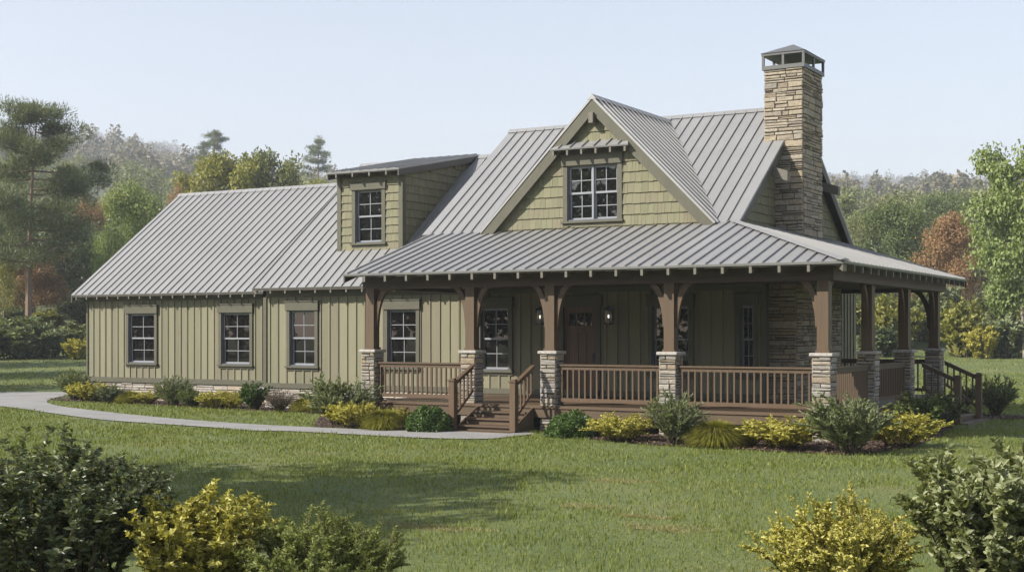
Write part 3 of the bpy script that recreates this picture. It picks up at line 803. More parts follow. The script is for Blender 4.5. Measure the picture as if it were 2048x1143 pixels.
# front door
x0, x1, z0, z1 = -8.50, -7.54, .60, 2.90
mb = MB(); mb.box(x0-.13, x0+.004, D-.045, D+.02, z0, z1); mb.box(x1-.004, x1+.13, D-.045, D+.02, z0, z1); mb.box(x0-.18, x1+.18, D-.065, D+.02, z1+.002, z1+.26); mb.box(x0-.2, x1+.2, D-.09, D+.02, z1+.262, z1+.30)
hp(mb, 'door_surround', 'darktrim')
mb = MB(); yy = D+.05
mb.box(x0+.004, x1-.004, yy, yy+.04, z0, z1)
for a, b in ((x0+.004, x0+.14), (x1-.14, x1-.004)): mb.box(a, b, yy-.018, yy-.001, z0, z1)
for c, d in ((z0, z0+.22), (z1-.16, z1), (z1-.68, z1-.50)): mb.box(x0+.141, x1-.141, yy-.0175, yy-.001, c, d)
for q in (1, 2):
    xx = x0+.14+(x1-x0-.28)*q/3; mb.box(xx-.05, xx+.05, yy-.017, yy-.001, z0+.221, z1-.681)
    mb.box(xx-.02, xx+.02, yy-.017, yy-.001, z1-.499, z1-.161)
mb.box(x0+.1, x1-.1, yy-.04, yy-.019, z1-.52, z1-.49)
dr_ = hp(mb, 'front_door', 'doorwood', label='dark red brown craftsman door with three small lites')
mb = MB(); mb.box(x0+.142, x1-.142, yy-.006, yy-.002, z1-.498, z1-.162); sub(mb, 'pane', 'glass', dr_)
mb = MB(); mb.box(x1-.10, x1-.06, yy-.075, yy-.045, z0+.85, z0+1.1); mb.box(x1-.095, x1-.065, yy-.05, yy-.019, z0+1.0, z0+1.03); sub(mb, 'handle', 'blackmetal', dr_)
for X in (-9.12, -7.12):
    mb = MB(); y1 = D-.03
    mb.box(X-.06, X+.06, y1, y1+.03, 2.50, 2.86); mb.box(X-.085, X+.085, y1-.20, y1-.02, 2.80, 2.83); mb.add([(X-.1, y1-.215, 2.83), (X+.1, y1-.215, 2.83), (X+.1, y1-.005, 2.83), (X-.1, y1-.005, 2.83), (X, y1-.11, 2.93)], [(0, 1, 4), (1, 2, 4), (2, 3, 4), (3, 0, 4), (3, 2, 1, 0)])
    mb.box(X-.085, X+.085, y1-.20, y1-.02, 2.44, 2.47)
    for a in (-.08, .065):
        for b in (-.195, -.04): mb.box(X+a, X+a+.015, y1+b, y1+b+.015, 2.47, 2.80)
    mb.box(X-.02, X+.02, y1-.04, y1, 2.65, 2.69)
    l = hp(mb, 'wall_lantern', 'blackmetal')
    mb = MB(); mb.box(X-.064, X+.064, y1-.179, y1-.041, 2.471, 2.799); sub(mb, 'glass_shade', 'lantern', l)
    mb = MB(); mb.tube([(X, y1-.11, 2.60), (X, y1-.11, 2.63), (X, y1-.11, 2.67), (X, y1-.11, 2.69)], [.012, .024, .024, .008], 8); sub(mb, 'bulb', 'bulb', l)

# chimney
CX0, CX1, CY0, CY1, CZ = -3.72, -2.74, 6.45, 7.98, 8.95
mb = MB(); kw = dict(hmin=.065, hmax=.19, lmin=.14, lmax=.52, dep=.05)
stone_box(mb, CX0, CX1, CY0, CY1, 4.4, CZ, 300, **kw)
stone_box(mb, XG-.02, -2.34, 4.72, 8.3, -.05, 4.4, 320, faces='fbr', **kw)
ch = hp(mb, 'chimney', 'chimneystone', label='tall ledgestone chimney with open metal cap')
mb = MB(); mb.box(CX0, CX1, CY0, CY1, 4.3, CZ); mb.box(XG-.05, -2.34, 4.72, 8.3, -.05, 4.4); sub(mb, 'mortar_core', 'mortar', ch)
mb = MB(); e = .07; a0, a1, b0, b1 = CX0-e, CX1+e, CY0-e, CY1+e
mb.box(a0, a1, b0, b1, CZ, CZ+.10)
zt_ = CZ+.36
for X in (a0+.03, (a0+a1)/2, a1-.03):
    for Y in (b0+.03, b1-.03): mb.box(X-.03, X+.03, Y-.03, Y+.03, CZ+.101, zt_)
for X in (a0+.03, a1-.03): mb.box(X-.029, X+.029, (b0+b1)/2-.03, (b0+b1)/2+.03, CZ+.101, zt_)
mb.box(a0-.01, a1+.01, b0-.01, b1+.01, zt_+.001, zt_+.06)
cx, cy = (a0+a1)/2, (b0+b1)/2; q = .03
mb.add([(a0-q, b0-q, zt_+.061), (a1+q, b0-q, zt_+.061), (a1+q, b1+q, zt_+.061), (a0-q, b1+q, zt_+.061), (cx, cy, zt_+.40)], [(0, 1, 4), (1, 2, 4), (2, 3, 4), (3, 0, 4), (3, 2, 1, 0)])
sub(mb, 'chimney_cap', 'capmetal', ch)
mb = MB(); mb.tube([(cx-.1, cy, CZ+.09), (cx-.1, cy, CZ+.2)], [.14, .14], 12); sub(mb, 'flue', 'capmetal', ch)
# ------------------------------------------------------------------ ground, path, beds
def build_ground():
    # one sheet: fine near the house, coarse towards the horizon
    gx = np.concatenate([np.linspace(-1750, -120, 70), np.linspace(-110, 110, 89), np.linspace(120, 1000, 45)])
    gy = np.concatenate([np.linspace(-330, -60, 14), np.linspace(-50, 130, 73), np.linspace(140, 1850, 85)])
    X, Y = np.meshgrid(gx, gy, indexing='ij'); Z = terrain(X, Y)
    V = np.stack([X, Y, Z], -1).reshape(-1, 3); ny = len(gy)
    i, j = np.meshgrid(np.arange(len(gx)-1), np.arange(ny-1), indexing='ij'); a = (i*ny+j).ravel()
    F = np.stack([a, a+ny, a+ny+1, a+1], 1)
    o = bpy.data.objects.new('ground', np_mesh('ground', V, F, M['ground'], True)); col.objects.link(o)
    o['kind'] = 'structure'
build_ground()
def smooth_poly(p, it=2):
    for _ in range(it):
        q = []
        for i in range(len(p)):
            a, b = p[i], p[(i+1) % len(p)]
            q += [(a[0]*.75+b[0]*.25, a[1]*.75+b[1]*.25), (a[0]*.25+b[0]*.75, a[1]*.25+b[1]*.75)]
        p = q
    return p
def inside(P, poly):
    x, y = P[:, 0], P[:, 1]; r = np.zeros(len(P), bool); n = len(poly)
    for i in range(n):
        (x0, y0), (x1, y1) = poly[i], poly[(i+1) % n]
        c = ((y0 > y) != (y1 > y))
        r ^= c & (x < (x1-x0)*(y-y0)/((y1-y0) if y1 != y0 else 1e-9)+x0)
    return r
PATH = smooth_poly([gp(*q) for q in [(-260, 790), (-120, 786), (0, 785), (112, 780.5), (150, 781), (140, 790), (104, 797), (90, 804), (108, 811), (149, 817), (300, 834), (440, 845), (563, 852.5), (668, 857), (800, 862), (888, 863), (1066, 864)]]
     + [gp(*q) for q in [(1068, 869), (1030, 873), (970, 880), (820, 876), (668, 867.5), (563, 862), (498, 862.5), (439, 856), (289, 846.5), (193, 839.5), (75, 822.5), (0, 812), (-120, 806), (-260, 800)]], 2)
BED1 = [(-28.4, 5.7), (-28.1, 4.35), (-25, 3.8), (-21, 3.25), (-17.5, 2.8), (-15, 2.5), (-13.6, .6)] + [gp(*q) for q in [(625, 853), (660, 855.5), (760, 860), (886, 862)]] + [(-8.5, .1), (-11.5, .2), (-12, 4.2), (-18.5, 4.3), (-18.7, 5.7)]
BED2 = [(-6.75, .1)] + [gp(*q) for q in [(1085, 868), (1120, 873), (1200, 880), (1290, 889), (1400, 895), (1560, 904), (1700, 910), (1760, 905), (1830, 892), (1880, 872), (1906, 858)]] + [(.9, 6.7), (.1, 6.8), (-.1, .1)]
BED3 = [(.1, 9.6), (.9, 9.6), (1.6, 9.3), (2.2, 9.9), (1.7, 11.2), (.1, 11.4)]
def flat(name, poly, z, mat, h=.0):
    mb = MB(); n = len(poly)
    mb.add([(x, y, z) for x, y in poly], [tuple(range(n))])
    bpy_o = mb.build(name, mat); 
    me = bpy_o.data
    if me.polygons[0].normal.z < 0: me.flip_normals()
    bpy_o['kind'] = 'structure'; return bpy_o
flat('garden_path', PATH, .022, M['concrete'])
for P_, zz in ((BED1, .012), (BED2, .013), (BED3, .0125)): flat('mulch_bed', P_, zz, M['mulch'])
# bark chips on the beds (uncountable)
def chips():
    V = []; F = []
    for P_, n in ((BED1, 6000), (BED2, 9000), (BED3, 900)):
        xs = [p[0] for p in P_]; ys = [p[1] for p in P_]
        p = np.stack([rng.uniform(min(xs), max(xs), n*3), rng.uniform(min(ys), max(ys), n*3)], 1); p = p[inside(p, P_)][:n]
        for x, y in p:
            a = rng.uniform(0, 6.28); l = rng.uniform(.02, .055); w = rng.uniform(.006, .016); t = rng.uniform(-.5, .5); z = .02+rng.uniform(0, .02)
            c, s = math.cos(a), math.sin(a); k = len(V)
            V += [(x-c*l-s*w, y-s*l+c*w, z-t*l), (x-c*l+s*w, y-s*l-c*w, z-t*l), (x+c*l+s*w, y+s*l-c*w, z+t*l), (x+c*l-s*w, y+s*l+c*w, z+t*l)]
            F.append((k, k+1, k+2, k+3))
    o = np_obj('bark_chips', V, F, M['chip']); tag(o, 'brown bark chips scattered over the planting beds', 'mulch', kind='stuff')
chips()

# ------------------------------------------------------------------ grass
def grass():
    V = []
    bands = [(9, 17, 560), (17, 24, 380), (24, 32, 260), (32, 44, 150), (44, 62, 60), (62, 88, 16)]
    allP = []; 
    for d0, d1, dens in bands:
        w0 = .48
        area = (d1**2-d0**2)*w0*1.0
        n = int(area*dens)
        dep = np.sqrt(rng.uniform(d0**2, d1**2, n)); lat = rng.uniform(-w0, w0, n)*dep
        x = CAM[0]+dep*FW[0]+lat*RT[0]; y = CAM[1]+dep*FW[1]+lat*RT[1]
        P = np.stack([x, y, dep], 1); allP.append(P)
    P = np.concatenate(allP)
    ok = ~(inside(P, PATH) | inside(P, BED1) | inside(P, BED2) | inside(P, BED3))
    ok &= ~((P[:, 0] > -27.6) & (P[:, 0] < -18.5) & (P[:, 1] > 5.7) & (P[:, 1] < 15.3))
    ok &= ~((P[:, 0] > -18.7) & (P[:, 0] < 0) & (P[:, 1] > 0) & (P[:, 1] < 12.2) & ~((P[:, 0] < -11.6) & (P[:, 1] < 4.3)))
    ok &= ~((P[:, 0] > -8.4) & (P[:, 0] < -6.9) & (P[:, 1] > -1.35) & (P[:, 1] < .2)) & ~((P[:, 0] > -.1) & (P[:, 0] < 1.4) & (P[:, 1] > 6.9) & (P[:, 1] < 9.4))
    # thin, dry patches
    f = np.sin(P[:, 0]*.9+2*np.sin(P[:, 1]*.5))*np.sin(P[:, 1]*1.1+1.5*np.sin(P[:, 0]*.45))
    for bx, by, br in BARE: ok &= ~((((P[:, 0]-bx)/br[0])**2+((P[:, 1]-by)/br[1])**2 < rng.uniform(.2, 1.2, len(P))) & (rng.random(len(P)) < .72))
    ok &= rng.random(len(P)) > np.clip(f-.25, 0, .5)
    P = P[ok]; n = len(P)
    k = np.clip(P[:, 2]/16, .8, 4.0)
    h = rng.uniform(.028, .062, n)*(1+.35*np.sin(P[:, 0]*1.7+np.sin(P[:, 1]*3.1))*np.sin(P[:, 1]*2.1+np.sin(P[:, 0]*2.3)))*np.clip(.75+k*.25, 1, 1.5); w = .0045*k*rng.uniform(.7, 1.4, n)
    tall = rng.random(n) < .02; h[tall] *= 1.5
    a = rng.uniform(0, 6.283, n); b = rng.uniform(0, 6.283, n); ln = rng.uniform(.1, .75, n)*h
    z = terrain(P[:, 0], P[:, 1])-.004
    base = np.stack([P[:, 0], P[:, 1], z], 1)
    s = np.stack([np.cos(a)*w, np.sin(a)*w, 0*w], 1); t = np.stack([np.cos(b)*ln, np.sin(b)*ln, h], 1)
    m = np.stack([np.cos(b)*ln*.35, np.sin(b)*ln*.35, h*.6], 1)
    Vv = np.stack([base-s, base+s, base+m+s*.7, base+t, base+m-s*.7], 1).reshape(-1, 3)
    i = np.arange(n)*5
    F = np.stack([i, i+1, i+2, i+4, i+4, i+2, i+3, i+3], 1)   # placeholder shape, split below
    F3 = np.concatenate([np.stack([i, i+1, i+2], 1), np.stack([i, i+2, i+4], 1), np.stack([i+4, i+2, i+3], 1)])
    o = np_obj('grass', Vv, F3, M['grass'])
    tag(o, 'short green lawn grass in front of the house', 'grass', kind='stuff')
BARE = [(*at(1235, 20.6), (.55, .35)), (*at(1330, 15.6), (.5, .3)), (*at(860, 15.7), (.7, .25)), (*at(1165, 17.6), (.35, .3)), (*at(1290, 16.6), (.4, .15))]
grass()
def dry():
    P = []
    for bx, by, br in BARE:
        n = int(1500*br[0]); a = rng.uniform(0, 6.283, n); q = np.sqrt(rng.random(n))*1.05
        P.append(np.stack([bx+np.cos(a)*q*br[0]*(1+.3*np.sin(3*a)), by+np.sin(a)*q*br[1]*(1+.3*np.cos(2*a))], 1))
    P = np.concatenate(P); n = len(P); a = rng.uniform(0, 6.283, n); h = rng.uniform(.012, .045, n); w = .0055
    b = np.stack([P[:, 0], P[:, 1], 0*h], 1); s = np.stack([np.cos(a)*w, np.sin(a)*w, 0*h], 1); t = np.stack([rng.normal(size=n)*.03, rng.normal(size=n)*.03, h], 1)
    o = np_obj('dry_grass', np.stack([b-s, b+s, b+t], 1).reshape(-1, 3), np.arange(n*3).reshape(-1, 3), M['drygrass'])
    tag(o, 'tan dried patches in the lawn', 'grass', kind='stuff')
dry()

# ------------------------------------------------------------------ plants
def orient(d):
    d = d/np.linalg.norm(d, axis=1, keepdims=True)
    r = rng.normal(size=d.shape); s = np.cross(d, r); s /= np.linalg.norm(s, axis=1, keepdims=True)+1e-9
    return d, s, np.cross(s, d)
def leaves(P, dirs, L, W, fold=.25, curl=.15, wide=.45, nrm=None):
    """folded leaf blades at P along dirs; L, W arrays or numbers. returns V, F (tris)"""
    n = len(P); d, s, u = orient(dirs); L = np.broadcast_to(np.asarray(L, float), (n,))[:, None]; W = np.broadcast_to(np.asarray(W, float), (n,))[:, None]
    if nrm is not None:              # blades turn their faces outward and up, towards the light
        q = nrm/(np.linalg.norm(nrm, axis=1, keepdims=True)+1e-9)+rng.normal(size=(n, 3))*.38
        u = q-d*(q*d).sum(1, keepdims=True); u /= np.linalg.norm(u, axis=1, keepdims=True)+1e-9; s = np.cross(d, u)
    b = P; m = P+d*L*wide+u*L*.06; t = P+d*L-u*L*curl
    l = m+s*W*.5+u*W*fold; r = m-s*W*.5+u*W*fold
    V = np.stack([b, r, t, l], 1).reshape(-1, 3); i = np.arange(n)*4
    return V, np.concatenate([np.stack([i, i+1, i+2], 1), np.stack([i, i+2, i+3], 1)])
def tuft(P, dirs, L, W):             # single thin triangles (needles, blades)
    n = len(P); d, s, u = orient(dirs); L = np.broadcast_to(np.asarray(L, float), (n,))[:, None]; W = np.broadcast_to(np.asarray(W, float), (n,))[:, None]
    V = np.stack([P-s*W*.5, P+s*W*.5, P+d*L], 1).reshape(-1, 3); i = np.arange(n)*3
    return V, np.stack([i, i+1, i+2], 1)
def rdir(n): 
    v = rng.normal(size=(n, 3)); return v/np.linalg.norm(v, axis=1, keepdims=True)
def stem_shrub(nst, nlf, L, W, h=1.0, spread=.5, lean=.35, up=.55, arch=.12, twig=3, twl=.35, fold=.25, seed=0, start=.12, base=.12, hvar=.25, dome=.0):
    """shrub of unit height: stems fanning from the base, side twigs, leaves along both"""
    global rng; rng = np.random.default_rng(seed)
    mb = MB(); LP = []; LD = []; LS = []
    for i in range(nst):
        a = rng.uniform(0, 6.283); rr = math.sqrt(rng.random()); b0 = np.array([math.cos(a)*rr*base, math.sin(a)*rr*base, 0])
        hh = h*(1-hvar*rng.random())*(1-dome*rr*rr); tip = np.array([math.cos(a)*rr*spread, math.sin(a)*rr*spread, hh])
        tip += rng.normal(size=3)*.04
        mid = (b0+tip)/2+np.array([math.cos(a)*arch*rr*-.3, math.sin(a)*arch*rr*-.3, arch*rr])
        ts = np.linspace(0, 1, 7)[:, None]; C = (1-ts)**2*b0+2*ts*(1-ts)*mid+ts**2*tip
        mb.tube(C, list(np.linspace(.011, .003, 7)*h), 4)
        paths = [(C, 1.0, start)]
        for k in range(twig):
            t = rng.uniform(.3, .95); o = (1-t)**2*b0+2*t*(1-t)*mid+t*t*tip
            q = (tip-b0)/np.linalg.norm(tip-b0)*rng.uniform(.4, .9)+rdir(1)[0]*.55+np.array([math.cos(a)*lean, math.sin(a)*lean, .15])*rng.uniform(.3, 1)
            e = o+q/np.linalg.norm(q)*twl*h*rng.uniform(.5, 1.1)
            mb.tube([o, (o+e)/2+np.array([0, 0, .01]), e], [.005*h, .004*h, .002*h], 3); paths.append((np.stack([o, (o+e)/2, e]), .5, .15))
        for C_, f, st in paths:
            n = max(3, int(nlf*f)); t = rng.uniform(st, 1.0, n)**.85
            x = t*(len(C_)-1); k = np.minimum(x.astype(int), len(C_)-2); fr = (x-k)[:, None]
            p = C_[k]*(1-fr)+C_[k+1]*fr; ax = C_[k+1]-C_[k]; ax /= np.linalg.norm(ax, axis=1, keepdims=True)
            ang = rng.uniform(0, 6.283, n); r = np.stack([np.cos(ang), np.sin(ang), 0*ang], 1)
            LP.append(p); LD.append(ax*up+r*(1-up)+rng.normal(size=p.shape)*.12); LS.append(rng.uniform(.6, 1.15, n)*(1-.35*t))
    P = np.concatenate(LP); Dd = np.concatenate(LD); S_ = np.concatenate(LS)
    V, F = leaves(P, Dd, L*S_, W*S_, fold, nrm=P*np.array([1.4, 1.4, .5])+np.array([0, 0, .35]))
    return mb, V, F
def ball_shrub(n, L, W, seed, lump=.16, flat=.85):
    global rng; rng = np.random.default_rng(seed)
    d = rdir(n); d[:, 2] = np.abs(d[:, 2])*1.02-.25*rng.random(n)
    ph = rng.uniform(0, 6.28, (5, 3)); fr = rng.uniform(3, 7, (5, 3))
    b = sum(np.sin(d@np.diag(fr[i])+ph[i]).prod(1) for i in range(5))
    r = (.5*(1+lump*b/1.5))*(1-.30*rng.random(n)**2.2)
    P = d*r[:, None]; P[:, 2] = P[:, 2]*flat*1.6+.15; P[:, 2] = np.maximum(.02, P[:, 2]*.9)
    V, F = leaves(P, d*.5+rng.normal(size=d.shape)*.8+np.array([0, 0, .3]), L*rng.uniform(.7, 1.3, n), W, .2, nrm=d+np.array([0, 0, .3]))
    mb = MB()
    for i in range(9):
        a = rng.uniform(0, 6.28); mb.tube([(0, 0, 0), (math.cos(a)*.12, math.sin(a)*.12, .25), (math.cos(a)*.3, math.sin(a)*.3, .5)], [.018, .012, .006], 4)
    return mb, V, F
def mound_shrub(n, seed, W=.012):
    global rng; rng = np.random.default_rng(seed)
    a = rng.uniform(0, 6.283, n); sp = np.sqrt(rng.random(n)); R_ = .52*sp
    ph = np.arcsin(rng.random(n)**.9); ph = np.clip(ph+rng.normal(size=n)*.08, .03, 1.57); rr = rng.uniform(.82, 1.06, n)
    b = np.stack([np.cos(a)*.07*sp, np.sin(a)*.07*sp, 0*a], 1)
    dr = np.stack([np.cos(a), np.sin(a), 0*a], 1)+rng.normal(size=(n, 3))*.10; dr[:, 2] = 0
    m = b+dr*(.30*np.cos(ph)*rr)[:, None]; m[:, 2] = (.36*np.sin(ph)+.16*np.cos(ph))*rr
    t = b+dr*(.54*np.cos(ph)*rr)[:, None]; t[:, 2] = .50*np.sin(ph)*rr
    s = np.stack([-np.sin(a), np.cos(a), 0*a], 1)*W
    Vv = np.stack([b-s, b+s, m+s, m-s, t], 1).reshape(-1, 3); i = np.arange(n)*5
    F = np.concatenate([np.stack([i, i+1, i+2], 1), np.stack([i, i+2, i+3], 1), np.stack([i+3, i+2, i+4], 1)])
    return MB(), Vv, F
# prototypes: (stem mesh or None, foliage mesh)
PROTO = {}
def proto(key, res, leafmat, stemmat='twig'):
    mb, V, F = res
    PROTO[key] = (mb.mesh('stems', M[stemmat]) if mb.v else None, np_mesh('foliage', V, F, M[leafmat]))
for i in range(3): proto(f'rose{i}', stem_shrub(60, 46, .105, .027, 1, .56, .25, .72, .1, 5, .30, .1, 10+i, .12, .10, .4, .30), 'l_rose')
for i in range(3): proto(f'gold{i}', stem_shrub(52, 30, .13, .060, 1, .72, .35, .55, .15, 4, .32, .25, 20+i, .10, .22, .35, .30), 'l_gold')
for i in range(2): proto(f'goldlow{i}', stem_shrub(60, 26, .16, .065, 1, 1.05, .6, .5, .25, 4, .38, .25, 25+i, .10, .4, .35, .40), 'l_gold')
for i in range(2): proto(f'ball{i}', ball_shrub(8000, .075, .045, 30+i, .13), 'l_ball')
for i in range(2): proto(f'mound{i}', mound_shrub(5200, 40+i, .0055), 'l_mound')
proto('brown0', stem_shrub(70, 26, .06, .018, 1, .55, .3, .7, .1, 5, .28, .1, 50, .3, .10, .4, .3), 'l_brown')
for i in range(2): proto(f'green{i}', stem_shrub(52, 34, .12, .045, 1, .55, .35, .55, .12, 4, .3, .2, 60+i, .08, .14, .35, .35), 'l_mid')
proto('dark0', stem_shrub(52, 36, .11, .045, 1, .62, .35, .5, .12, 4, .3, .2, 64, .05, .2, .35, .35), 'l_dark')
proto('dgreen0', stem_shrub(56, 40, .11, .05, 1, .5, .35, .55, .1, 5, .28, .2, 66, .05, .14, .35, .30), 'l_ball')
def plant(key, name, x, y, w, h, label, cat='shrub', group=None, z=0.0, rz=None, wunit=1.15):
    st, fo = PROTO[key]; o = empty(name, (x, y, z), random.uniform(0, 6.28) if rz is None else rz)
    o.scale = (w/wunit, w/wunit, h)
    f = inst(fo, 'foliage', (0, 0, 0), o)
    if st: inst(st, 'stems', (0, 0, 0), o)
    tag(o, label, cat, group); return o
beds = [
 ('rose0', 'rosemary_bush', 138, 800, 74, 60, 'grey green spiky bush at the far left corner of the house'),
 ('gold0', 'golden_shrub', 168, 803, 62, 42, 'yellow shrub beside the corner bush at the far left end of the house'),
 ('dark0', 'low_shrub', 212, 806, 60, 38, 'low dark green shrub under the leftmost window'),
 ('mound0', 'grass_mound', 249, 807, 58, 28, 'olive grassy mound below the leftmost window, next to the dark shrub'),
 ('gold1', 'golden_shrub', 281, 808, 44, 27, 'small yellow shrub below the right edge of the leftmost window'),
 ('rose1', 'rosemary_bush', 335, 812, 74, 60, 'grey green spiky bush between the two leftmost windows'),
 ('green0', 'garden_shrub', 372, 815, 58, 39, 'rounded mid green shrub between spiky bush and yellow shrub on the left wing'),
 ('gold2', 'golden_shrub', 425, 817, 64, 40, 'yellow shrub just left of the second window from the left'),
 ('gold1', 'golden_shrub', 456, 818, 36, 30, 'tiny yellow shrub under the second window from the left'),
 ('dgreen0', 'garden_shrub', 497, 820, 66, 58, 'dense bright green shrub where the two left wings meet'),
 ('brown0', 'heather_bush', 548, 824, 66, 50, 'dry brownish twiggy bush left of the third window'),
 ('mound1', 'grass_mound', 597, 824, 60, 32, 'olive grassy mound under the third window'),
 ('gold0', 'golden_shrub', 622, 827, 36, 34, 'small yellow shrub beside the mound under the third window'),
 ('rose2', 'rosemary_bush', 672, 851, 128, 96, 'large grey green bush left of the first porch pillar'),
 ('gold2', 'golden_shrub', 702, 857, 78, 54, 'bright yellow shrub in front of the first porch pillar'),
 ('mound0', 'grass_mound', 762, 860, 84, 42, 'olive grassy mound in front of the porch, left of the clipped ball'),
 ('goldlow0', 'golden_shrub', 797, 851, 48, 36, 'small yellow shrub between olive mound and clipped ball'),
 ('ball0', 'boxwood_ball', 852, 863, 82, 68, 'clipped green boxwood ball left of the front steps'),
 ('ball1', 'boxwood_ball', 1141, 874, 96, 66, 'clipped green boxwood ball right of the front steps'),
 ('goldlow1', 'golden_shrub', 1234, 882, 124, 50, 'low spreading yellow shrub right of the clipped ball'),
 ('rose0', 'rosemary_bush', 1345, 890, 120, 94, 'large grey green bush in front of the fourth porch pillar'),
 ('mound1', 'grass_mound', 1428, 894, 118, 54, 'wide olive grass mound in front of the railing near the corner'),
 ('gold1', 'golden_shrub', 1494, 893, 46, 34, 'tiny yellow shrub right of the wide olive grass mound'),
 ('gold0', 'golden_shrub', 1563, 899, 126, 64, 'bright yellow shrub left of the corner porch pillar'),
 ('rose2', 'rosemary_bush', 1696, 908, 168, 116, 'largest grey green bush at the corner porch pillar'),
 ('gold2', 'golden_shrub', 1792, 895, 116, 72, 'yellow shrub right of the corner bush on the shaded side'),
 ('green1', 'garden_shrub', 1830, 874, 108, 84, 'mid green shrub along the shaded side porch'),
 ('dark0', 'garden_shrub', 1878, 856, 84, 70, 'dark green shrub left of the side steps'),
 ('rose1', 'rosemary_bush', 1988, 832, 78, 74, 'grey green bush right of the side steps'),
 ('green0', 'garden_shrub', 1930, 812, 46, 40, 'small green shrub behind the side stair railing'),
]
for key, name, px, py, w, h, lab in beds:
    x, y = gp(px, py); dep = CAM[2]*2739/(py-664)
    y += .12 if py > 845 else .25
    ww, hh = w*1.08/2739*dep, h*(1.02 if px > 640 else .93)/2739*dep
    if key.startswith('mound'): hh *= 2.05; ww *= 1.12
    if key.startswith('ball'): hh *= .98; ww *= 1.12
    if key.startswith('goldlow'): ww *= .62
    if key.startswith('rose'): hh *= 1.02
    plant(key, name, x, y, ww, hh, lab, group={'rosemary_bush': 'spiky bushes round the house', 'golden_shrub': 'yellow shrubs round the house', 'grass_mound': 'grass mounds round the house', 'boxwood_ball': 'clipped balls at the steps'}.get(name, 'green shrubs round the house'))

# foreground bushes (close to the viewer, leaf by leaf)
proto('fgdark', stem_shrub(105, 62, .074, .032, 1.0, .85, .3, .40, .12, 8, .26, .3, 71, .05, .5, .22, .15), 'l_fgdark')
proto('fggold', stem_shrub(70, 62, .080, .038, 1.0, .60, .3, .46, .10, 8, .24, .3, 72, .05, .30, .25, .22), 'l_fggold')
proto('fgpine', stem_shrub(150, 54, .075, .019, 1.0, 1.0, .5, .45, .2, 9, .17, .15, 73, .25, .6, .25, .35), 'l_fgpine')
proto('fggold2', stem_shrub(80, 58, .060, .032, 1.0, .76, .4, .46, .10, 9, .24, .3, 74, .05, .30, .25, .30), 'l_fggold')
proto('fgleaf', stem_shrub(95, 56, .105, .052, 1.0, .80, .3, .42, .12, 7, .28, .28, 75, .05, .45, .2, .15), 'l_fgleaf')
fgs = [('fgdark', 'leafy_bush', 62, 11.2, 2.1, 1.25, 1.64, 'dark leafy bush filling the left foreground corner'),
       ('fggold', 'golden_bush', 388, 11.0, 1.20, .97, 1.24, 'yellow leafy bush in the left foreground'),
       ('fgpine', 'dwarf_pine', 645, 10.8, 1.25, .80, 1.9, 'low green needle bush in the left foreground beside the yellow one'),
       ('fggold2', 'golden_bush', 1672, 11.0, 1.16, .90, 1.44, 'broad yellow leafy bush in the right foreground'),
       ('fgleaf', 'leafy_bush', 2030, 10.8, 1.48, 1.20, 1.56, 'olive green bush with broad leaves in the right foreground corner')]
for key, name, px, dep, w, h, wu, lab in fgs:
    x, y = at(px, dep); plant(key, name, x, y, w, h, lab, 'bush', wunit=wu)

# ------------------------------------------------------------------ trees
def bez(a, b, c, n=6):
    t = np.linspace(0, 1, n)[:, None]; return (1-t)**2*a+2*t*(1-t)*b+t*t*c
def broadleaf(H, Wc, base, nl, L, seed, gaps=.5, trunk=.028, nlimb=12, shape=1.0, clump=.12, lean=0.0, multi=1):
    """trunk + limbs; leaves in clumps round the ends of the branches"""
    global rng; rng = np.random.default_rng(seed)
    mb = MB(); C = []; 
    for mi in range(multi):
        off = np.array([0, 0, 0.]) if multi == 1 else np.array([math.cos(mi*2.4)*.12*Wc, math.sin(mi*2.4)*.12*Wc, 0])
        top = np.array([lean*H+rng.normal()*.03*H, rng.normal()*.03*H, H*.93])+off*2.2
        T = bez(off*.3, np.array([rng.normal()*.04*H, rng.normal()*.04*H, H*.5])+off, top, 10)
        mb.tube(T, list(H*trunk/math.sqrt(multi)*np.linspace(1, .08, 10)**.9), 7)
        for i in range(nlimb):
            f = base+(1-base)*((i+.5)/nlimb)**.9*.95; k = f*9; j = min(int(k), 8); o = T[j]*(1-(k-j))+T[j+1]*(k-j)
            g = (f-base)/(1-base); wid = Wc/2*(math.sin(math.pi*min(1, (.18+.82*g)**shape))**.6)*rng.uniform(.7, 1.08)
            a = i*2.4+rng.uniform(-.5, .5); r = np.array([math.cos(a), math.sin(a), 0])
            e = o+r*wid+np.array([0, 0, wid*rng.uniform(.15, .65)]); e[2] = min(e[2], H*.985)
            B = bez(o, o+r*wid*.5+np.array([0, 0, wid*.08]), e, 5); mb.tube(B, list(H*trunk*.32*(1-.6*g)*np.linspace(1, .2, 5)), 5)
            for q in range(5):
                t = rng.uniform(.4, 1.0); s = B[min(4, int(t*4))]; e2 = s+(r*.5+rdir(1)[0]*.9+np.array([0, 0, .25]))*wid*rng.uniform(.15, .42)
                mb.tube([s, (s+e2)/2, e2], [H*.004, H*.003, H*.0015], 3); C.append(e2); C.append((s+e2)/2)
            C.append(e)
        C.append(top)
    C = np.array(C); keep = rng.random(len(C)) > gaps*.3; C = C[keep]
    k = rng.integers(0, len(C), nl); sz = rng.uniform(.55, 1.25, len(C))*clump*Wc
    g = rng.normal(size=(nl, 3)); g /= np.maximum(1, np.linalg.norm(g, axis=1, keepdims=True)/1.7)
    P = C[k]+g*sz[k][:, None]*np.array([1, 1, .7]); dd = g*.3+rng.normal(size=(nl, 3))*.8+np.array([0, 0, -.25])
    V, F = leaves(P, dd, L*rng.uniform(.6, 1.3, nl), L*.62, .2, .1, nrm=g+np.array([0, 0, .5])+(P-np.array([0, 0, H*.55]))/H*1.2)
    return mb, V, F
